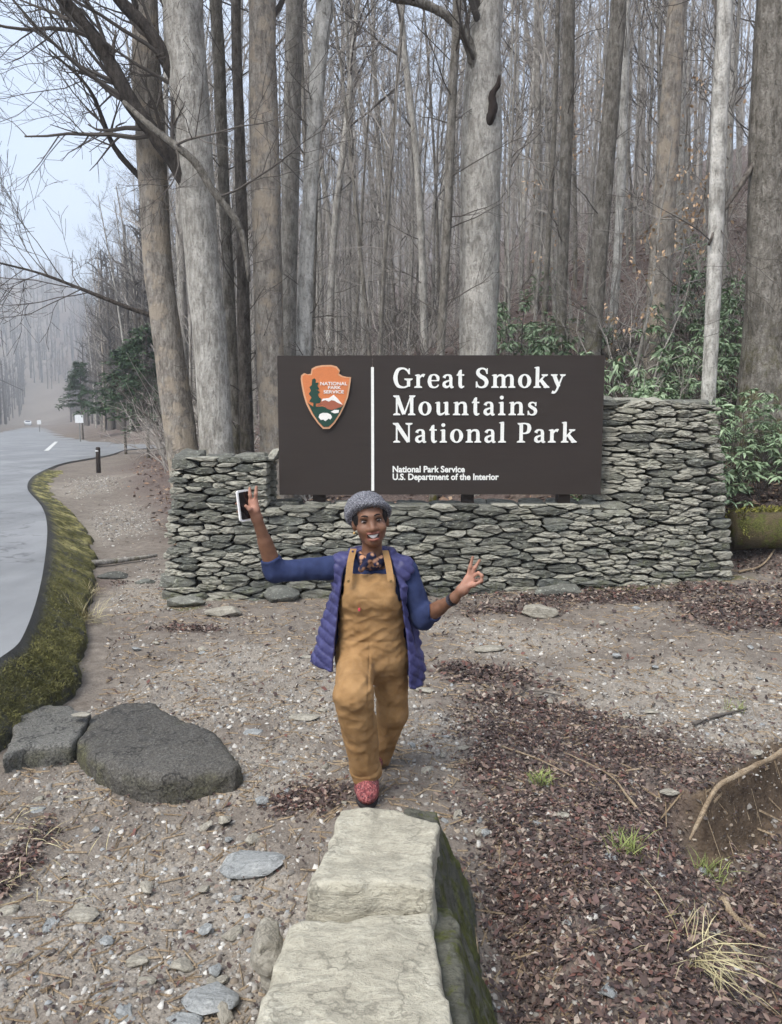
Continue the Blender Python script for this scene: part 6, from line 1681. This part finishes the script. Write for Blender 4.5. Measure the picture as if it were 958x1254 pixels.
# teeth follow the smile
V = []; F = []; nT = 9
for i in range(nT):
    x = -.0245 + .049 * i / (nT - 1); yb = -.086 + 9 * x * x; zt_ = -.0600 + 7 * x * x; zb_ = -.0765 + 33 * x * x
    V += [(x, yb, zt_), (x, yb - .001, zb_)]
for i in range(nT - 1): F.append((2 * i, 2 * i + 1, 2 * i + 3, 2 * i + 2))
n0 = len(V); V += [(a, b + .006, c) for a, b, c in V]; F += [tuple(j + n0 for j in f[::-1]) for f in F]
F += [(2 * i + 1, n0 + 2 * i + 1, n0 + 2 * i + 3, 2 * i + 3) for i in range(nT - 1)] + [(2 * i, 2 * i + 2, n0 + 2 * i + 2, n0 + 2 * i) for i in range(nT - 1)]
obj('teeth', from_head(np.array(V)) - PB, F, M_teeth, person)
def hairf(x, y, z):
    x, y, z = to_head(x, y, z); d = sd_ell(x, y, z, (0, .018, .020), (.084, .098, .092))
    d = smax(d, -(y + .052 - .25 * np.clip(z - .02, 0, 1)), .01); d = smax(d, -(z + .055), .015); return (d + .004 * vnoise(x * 160, y * 160, z * 160)) * HS
hl, hh_ = from_head(np.array([(0, 0, 0)]))[0] - .16, hdc + .18
cloth_out('hair', hairf, hl, hh_, .005, M_hair, 1)
def hatf(x, y, z):
    x, y, z = to_head(x, y, z)
    d = sd_ell(x, y, z, (-.008, .032, .046), (.091, .108, .086)); d = smin(d, sd_ell(x, y, z, (-.032, .05, .03), (.070, .08, .070)), .04)
    pl = .066 - .62 * (y + .09) - z + .06 * np.abs(x)
    d = smax(d, pl, .012)
    rim = np.sqrt(np.maximum((np.abs(pl) - .0) ** 2, 0)); tor = np.sqrt(np.maximum(sd_ell(x, y, z, (0, .012, .040), (.088, .104, .098)), -.05) ** 2 + (pl / 1.2 + .012) ** 2) - .014
    d = smin(d, tor, .010)
    kn = .0035 * np.sin(np.arctan2(x, y - .02) * 46 + np.sin(z * 300) * 1.2) * np.sin(z * 420)
    return (d + kn + .002 * vnoise(x * 120, y * 120, z * 120)) * HS
def hat_material():
    n = NT('knit_wool', .95, .1); v = n.coord(); a = n.noise(v, 160, 3, .8)
    n.color(n.ramp(a, [(.32, L(40, 40, 44)), (.47, L(96, 96, 102)), (.60, L(146, 146, 152)), (.74, L(192, 192, 196))])); n.bump(n.voro(v, 150), .8, .006); return n.m
cloth_out('knit_hat', hatf, hdc - .17, hdc + .24, .004, hat_material(), 0)
# earring on the visible ear
ball('earring', (-.079, -.004, -.048), (.005, .005, .007), plain('earring_gold', L(196, 160, 96), .3, .6))
# ---- clothes
def fabric(name, c0, c1, scale=300, rough=.9, sheen=.0, bump=.25):
    n = NT(name, rough, .2); v = n.coord(); f = n.noise(v, 14, 5, .65); w = n.noise(v, scale, 2)
    n.color(n.mix(n.ramp(f, [(.3, 0.0), (.7, 1.0)]), c0, c1)); n.bump(w, bump, .003)
    if sheen: n.b.inputs['Sheen Weight'].default_value = sheen
    return n.m
M_shirt = fabric('navy_jersey', L(36, 44, 74), L(50, 60, 94)); M_over = fabric('tan_canvas', L(136, 104, 67), L(160, 126, 86)); M_vest = fabric('purple_nylon', L(52, 52, 88), L(72, 72, 114), 200, .45, 0, .1)
def wr(x, y, z, a, s=9, st=(1, 1, 1), ph=0.0): return a * fbm(x * s * st[0], y * s * st[1], z * s * st[2] + ph, 3)
ax1, ax2 = unit(W1 - E1), unit(W2 - E2); c1, c2 = E1 + ax1 * .080, E2 + ax2 * .095
SH = Field(); SH.chain([S1, E1, c1 + ax1 * .05], [.064, .054, .050], .03); SH.chain([S2, E2, c2 + ax2 * .05], [.064, .056, .050], .03); SH.add(lambda x, y, z: torso(x, y, z, .010), che + np.array([0, 0, -.15]), .52, .03)
def shirt(x, y, z):
    d = SH(x, y, z)
    d = np.where(x < E1[0] + .10, smax(d, (x - c1[0]) * ax1[0] + (y - c1[1]) * ax1[1] + (z - c1[2]) * ax1[2], .006), d)
    d = np.where(x > E2[0] + .03, smax(d, (x - c2[0]) * ax2[0] + (y - c2[1]) * ax2[1] + (z - c2[2]) * ax2[2], .006), d)
    # neckline
    d = smax(d, -(np.hypot(x - nek[0], (y - nek[1] + .03)) - .062 - .5 * np.clip(nek[2] - .01 - z, 0, 1)) - 9 * (z < nek[2] - .03), .01)
    return d + wr(x, y, z, .006, 16, (1, 1, 1)) + wr(x, y, z, .004, 40, (1, 1, .6))
cloth_out('shirt', shirt, (E1[0] - .10, TY - .22, pel[2] - .02), (c2[0] + .10, TY + .20, nek[2] + .07), .006, M_shirt, 1)
u1, u2 = unit(A1 - K1), unit(A2 - K2)
legs = Field()
legs.chain([H1 + np.array([.005, .01, 0]), K1 + np.array([0, .015, .0]), A1 + np.array([0, .005, -.005])], [.099, .086, .068], .03)
legs.cone(K1 + np.array([.0, .03, -.02]), K1 + (A1 - K1) * .6 + np.array([0, .03, 0]), .078, .068, .03)
legs.chain([H2, K2, A2 + u2 * .03], [.094, .075, .052], .03)
legs.ell(pel + np.array([0, .0, .0]), (.170, .126, .12), .05); legs.ell(wai + np.array([0, 0, -.03]), (.154, .114, .12), .05)
f1, f2 = A1 + u1 * .005, A2 + u2 * .045
def overalls(x, y, z):
    d = legs(x, y, z)
    bib = torso(x, y, z, .022)
    zt = PW(450, 706, TY - .12)[2]; cxx = PW(452.5, 720, TY - .12)[0]
    hw = .128 + np.clip(zt - .09 - z, 0, .2) * .55
    bib = smax(bib, np.abs(x - cxx) - hw, .012); bib = smax(bib, z - zt, .010); bib = smax(bib, y - (TY + .02), .01); d = smin(d, bib, .02)
    front = x < (K1[0] + K2[0]) / 2
    cut1 = (x - f1[0]) * u1[0] + (y - f1[1]) * u1[1] + (z - f1[2]) * u1[2]; cut2 = (x - f2[0]) * u2[0] + (y - f2[1]) * u2[1] + (z - f2[2]) * u2[2]
    cuff = .006 * sstep(-.055, -.048, cut1) * (y < TY + .02)
    cut = np.where(y < TY - .02 + .6 * np.clip(pel[2] - .45 - z, 0, 1), cut1, cut2)
    d = np.where(z < pel[2] - .25, smax(d - cuff, cut, .008), d)
    low = sstep(pel[2] + .02, pel[2] - .2, z)
    w = (.011 * np.abs(vnoise(x * 22, y * 22, z * 6.5)) + .005 * np.abs(vnoise(x * 14 + z * 9, y * 14, z * 22)) - .010) * low + (.010 * np.abs(vnoise(x * 7 + z * 8, y * 7, z * 20 - x * 12)) + .005 * np.abs(vnoise(x * 16 - z * 12, y * 16, z * 30 + x * 14)) - .009) * (1 - .7 * low) + wr(x, y, z, .003, 40)
    kn = .0025 * np.sin((z - K1[2]) * 70 + (x - K1[0]) * 26) * np.exp(-(((z - K1[2] + .05) / .07) ** 2)) * (x < K1[0] + .12)
    # seam grooves: side panels, fly and bib pocket
    g = .0035 * np.exp(-((z - (wai[2] - .035) + .03 * np.abs(x - cxx)) / .006) ** 2) + .004 * np.exp(-((x - cxx) / .004) ** 2) * (z < wai[2] - .04) * (z > pel[2] - .1)
    pz = (wai[2] + che[2]) / 2 + .055; px_ = np.maximum(np.abs(x - cxx) - .070, np.abs(z - pz) - .050); g = g + .003 * np.exp(-(px_ / .004) ** 2) * (z < che[2] + .03) * (y < TY)
    return d + w + kn + g
cloth_out('overalls', overalls, (PW(400, 800, TY)[0], TY - .52, min(f1[2], f2[2]) - .04), (PW(510, 800, TY)[0], TY + .46, nek[2] - .02), .0055, M_over, 1)
M_brass = plain('brass', L(120, 96, 60), .35, .5)
for sgn, a, b, c_ in ((-1, PW(427, 712, TY - .16), PW(429, 690, TY - .115), PW(433, 672, TY - .03)), (1, PW(479, 712, TY - .16), PW(476, 692, TY - .115), PW(472, 674, TY - .03))):
    P = catmull([a, b, c_], 8); T, U, W_ = frames(P); sd = np.array([1.0, 0, 0]); V = []; F = []
    for p in P:
        for dx, dy in ((-.017, -.003), (.017, -.003), (.017, .004), (-.017, .004)): V.append(p + np.array([dx, dy, 0]))
    for i in range(len(P) - 1):
        for j in range(4): F.append((i * 4 + j, i * 4 + (j + 1) % 4, (i + 1) * 4 + (j + 1) % 4, (i + 1) * 4 + j))
    F += [(3, 2, 1, 0), tuple(4 * (len(P) - 1) + j for j in range(4))]
    obj('strap', np.array(V) - PB, F, M_over, person, False)
    q = a + np.array([0, -.012, .004]); m = MB(); m.tube([q, q + np.array([0, -.008, 0])], [.008, .0075], 10); m.v = [v - PB for v in m.v]; m.out('buckle', M_brass, person)
q = PW(440, 747, TY - .165); m = MB(); m.tube([q + np.array([0, .02, 0]), q + np.array([0, -.004, 0])], [.007, .006], 8); m.v = [v - PB for v in m.v]; m.out('pin_badge', plain('badge_pink', L(190, 70, 84), .5), person)
# vest: open shell flaring to the hem
zh1, zh2 = PW(398, 812, TY)[2], PW(508, 838, TY)[2]
def vest(x, y, z):
    t = np.clip((che[2] + .05 - z) / (che[2] + .05 - zh1), 0, 1)
    cxv = che[0] - .028 * t; a = .168 + .092 * t; b = .128 + .03 * t
    cyl = (np.sqrt(((x - cxv) / a) ** 2 + ((y - TY - .015) / b) ** 2) - 1) * np.minimum(a, b); cyl = np.maximum(cyl, z - che[2] - .02)
    base = smin(torso(x, y, z, .006), cyl, .05)
    # standing collar
    col = np.abs(np.sqrt(((x - nek[0]) / 1.0) ** 2 + ((y - nek[1] - .02)) ** 2) - .088 - .25 * np.clip(z - nek[2], 0, 1)) - .013; col = smax(col, np.abs(z - nek[2] - .012) - .05, .012)
    ph = (z + .75 * np.abs(x - cxv) * np.where(x < cxv, 1.0, -1.0) * -1.0 + .25 * (y - TY)) / .056 + .25 * vnoise(x * 5, y * 5, z * 5)
    puff = .010 * np.abs(np.sin(ph * PI)) ** .32 - .006 + .005 * vnoise(x * 16, y * 16, z * 16) + .003 * vnoise(x * 45, y * 45, z * 45)
    out = smin(base - .026 - puff, col - .5 * puff, .02)
    d = smax(out, -(base - .004), .010)
    d = smin(d, col - .4 * puff, .015)
    # arm holes
    for s_, e_ in ((S1, E1), (S2, E2)):
        ax = unit(e_ - s_); d = smax(d, -sd_cone(x, y, z, s_ + ax * .035, s_ + ax * .4, .070, .09), .012)
    # front opening
    xi1 = np.interp(z, [zh1, PW(411, 780, TY)[2], PW(421, 700, TY)[2], PW(434, 672, TY)[2]], [PW(410, 815, TY)[0], PW(412, 780, TY)[0], PW(421, 700, TY)[0], PW(435, 672, TY)[0]])
    xi2 = np.interp(z, [zh2, PW(498, 780, TY)[2], PW(490, 715, TY)[2], PW(477, 675, TY)[2]], [PW(501, 835, TY)[0], PW(498, 780, TY)[0], PW(489, 715, TY)[0], PW(477, 675, TY)[0]])
    op = np.maximum(np.maximum(xi1 - x, x - xi2), y - (TY - .005)); d = smax(d, -op, .012)
    hem = zh1 + (zh2 - zh1) * np.clip((x - PW(398, 812, TY)[0]) / (PW(508, 812, TY)[0] - PW(398, 812, TY)[0]), 0, 1)
    d = smax(d, hem - z, .014)
    return d + wr(x, y, z, .004, 30)
cloth_out('quilted_vest', vest, (PW(372, 800, TY)[0], TY - .30, zh2 - .03), (PW(526, 800, TY)[0], TY + .30, nek[2] + .09), .0055, M_vest, 1, slack=2.2)
# neckerchief
def scarf(x, y, z):
    c = nek + np.array([0, -.008, .030]); r = np.sqrt((x - c[0]) ** 2 + ((y - c[1]) * 1.0) ** 2)
    d = np.sqrt((r - .066) ** 2 + ((z - c[2] + .45 * np.clip(-(y - c[1]), 0, 1)) * .6) ** 2) - .018
    k = PW(455, 681, TY - .112); d = smin(d, sd_ell(x, y, z, k, (.026, .02, .018)), .015)
    d = smin(d, sd_cone(x, y, z, k, PW(443, 697, TY - .125), .013, .017), .012); d = smin(d, sd_cone(x, y, z, k, PW(461, 691, TY - .12), .012, .014), .012)
    return d + wr(x, y, z, .006, 30)
n = NT('printed_cotton', .9, .2); v = n.coord(); n.color(n.mix(n.ramp(n.voro(v, 26), [(.30, 1.0), (.5, 0.0)]), L(32, 34, 56), L(178, 134, 104)))
cloth_out('neckerchief', scarf, nek - np.array([.12, .17, .10]), nek + np.array([.12, .12, .10]), .004, n.m, 1)
# wristband / watch on the right-of-picture wrist
ww = W2 - ax2 * .012; m = MB(); aa = ww - ax2 * .016; bb = ww + ax2 * .016
V, F = tube([aa, (aa + bb) / 2, bb], [.0315, .0325, .0315], 18, False); V2, F2_ = tube([aa, (aa + bb) / 2, bb], [.027, .028, .027], 18, False)
m.add(V - PB, F); m.add(V2 - PB, [f[::-1] for f in F2_]); nb_ = len(V)
m.f += [(j, (j + 1) % 18, nb_ + (j + 1) % 18, nb_ + j) for j in range(18)] + [(36 + (j + 1) % 18, 36 + j, nb_ + 36 + j, nb_ + 36 + (j + 1) % 18) for j in range(18)]
m.out('watch_strap', plain('watch_strap', L(52, 50, 58), .6), person, True)
# shoes
def shoef(A, T):
    A = np.asarray(A); T = np.asarray(T)
    def f(x, y, z):
        d = sd_cone(x, y, z, A + np.array([0, .01, .02]), A + np.array([0, .01, -.04]), .056, .055)
        d = smin(d, sd_cone(x, y, z, A + np.array([0, .03, -.05]), T + np.array([0, .03, .018]), .054, .052), .04)
        d = smin(d, sd_ell(x, y, z, T + np.array([0, .0, .004]), (.054, .068, .042)), .03)
        return smax(d, T[2] - .036 - z, .006) + .0015 * vnoise(x * 60, y * 60, z * 60)
    return f
n = NT('red_print', .8, .25); v = n.coord(); n.color(n.ramp(n.voro(v, 120, out='Color'), [(.2, L(92, 46, 50)), (.45, L(138, 72, 72)), (.65, L(172, 112, 108)), (.85, L(66, 40, 46))])); M_shoe = n.m; M_sole = plain('rubber_sole', L(44, 40, 40), .9)
gs = float(ground_fine(np.array([T1[0]]), np.array([T1[1]]))[0]); T1g = np.array([T1[0], T1[1], gs + .050]); A1g = np.array([A1[0], A1[1] - .01, A1[2] - .035])
T2g = A2 + np.array([0, -.15, 0]); T2g[2] = float(ground_z(T2g[0], T2g[1])) + .05
for A_, T_ in ((A1g, T1g), (A2 + np.array([0, 0, -.02]), T2g)):
    lo = np.minimum(A_, T_) - .10; hi = np.maximum(A_, T_) + .12
    o = cloth_out('shoe', shoef(A_, T_), lo, hi, .005, M_shoe, 1)
    mid = (A_ + T_) / 2; L0 = T_[1] - .055; L1 = A_[1] + .075; zz = T_[2] - .036; pts_ = []
    for j in range(20): f = 2 * PI * j / 20; pts_.append((np.interp(math.sin(f), [-1, 1], [T_[0], A_[0]]) + math.cos(f) * .058, (L0 + L1) / 2 + math.sin(f) * (L1 - L0) / 2))
    V = [(a, b, zz + .004) for a, b in pts_] + [(a, b, zz - .014) for a, b in pts_]
    obj('sole', np.array(V) - PB, [tuple(range(20)), tuple(range(39, 19, -1))] + [(j, j + 20, (j + 1) % 20 + 20, (j + 1) % 20) for j in range(20)], M_sole, o)
# ---- phone held in the raised hand
pc = PW(299.5, 619, hy - .012); ph = empty('smartphone', pc); tag(ph, 'smartphone in a white case held up in the person\'s left-of-picture hand', 'phone')
yawp = math.radians(48); tl = math.radians(-6)
def prot(P):
    P = np.asarray(P, float); c, s_ = math.cos(yawp), math.sin(yawp); P = P @ np.array([[c, s_, 0], [-s_, c, 0], [0, 0, 1.0]]); c, s_ = math.cos(tl), math.sin(tl)
    return P @ np.array([[c, 0, -s_], [0, 1, 0], [s_, 0, c]])
def rrect(w, h, r, n=5):
    P = []
    for cx_, cz_, a0 in ((w - r, h - r, 0), (-w + r, h - r, 90), (-w + r, -h + r, 180), (w - r, -h + r, 270)):
        for k in range(n + 1): a = math.radians(a0 + 90 * k / n); P.append((cx_ + r * math.cos(a), cz_ + r * math.sin(a)))
    return P
m = MB(); m.prism_y(rrect(.039, .078, .012), -.005, .006); m.v = [prot(v) for v in m.v]; cs = m.out('case', plain('case_white', L(232, 230, 228), .4), ph)
m = MB(); m.prism_y(rrect(.031, .069, .007), -.0065, -.0045); m.v = [prot(v) for v in m.v]; m.out('screen', plain('screen_black', L(18, 18, 22), .08, .6), ph)
# ================================================================== HAZE
HAZE_D = 0.0014
m = MB(); m.box((-640, -70, -4), (540, 930, 118))
nh = bpy.data.materials.new('haze_air'); nh.use_nodes = True; t_ = nh.node_tree; t_.nodes.clear()
ho = t_.nodes.new('ShaderNodeOutputMaterial'); hv = t_.nodes.new('ShaderNodeVolumePrincipled'); hv.inputs['Density'].default_value = HAZE_D
hv.inputs['Color'].default_value = (.90, .94, 1.0, 1); hv.inputs['Anisotropy'].default_value = 0.0; t_.links.new(hv.outputs[0], ho.inputs['Volume'])
o = m.out('haze', nh); tag(o, 'pale air haze filling the valley', 'haze', kind='stuff')
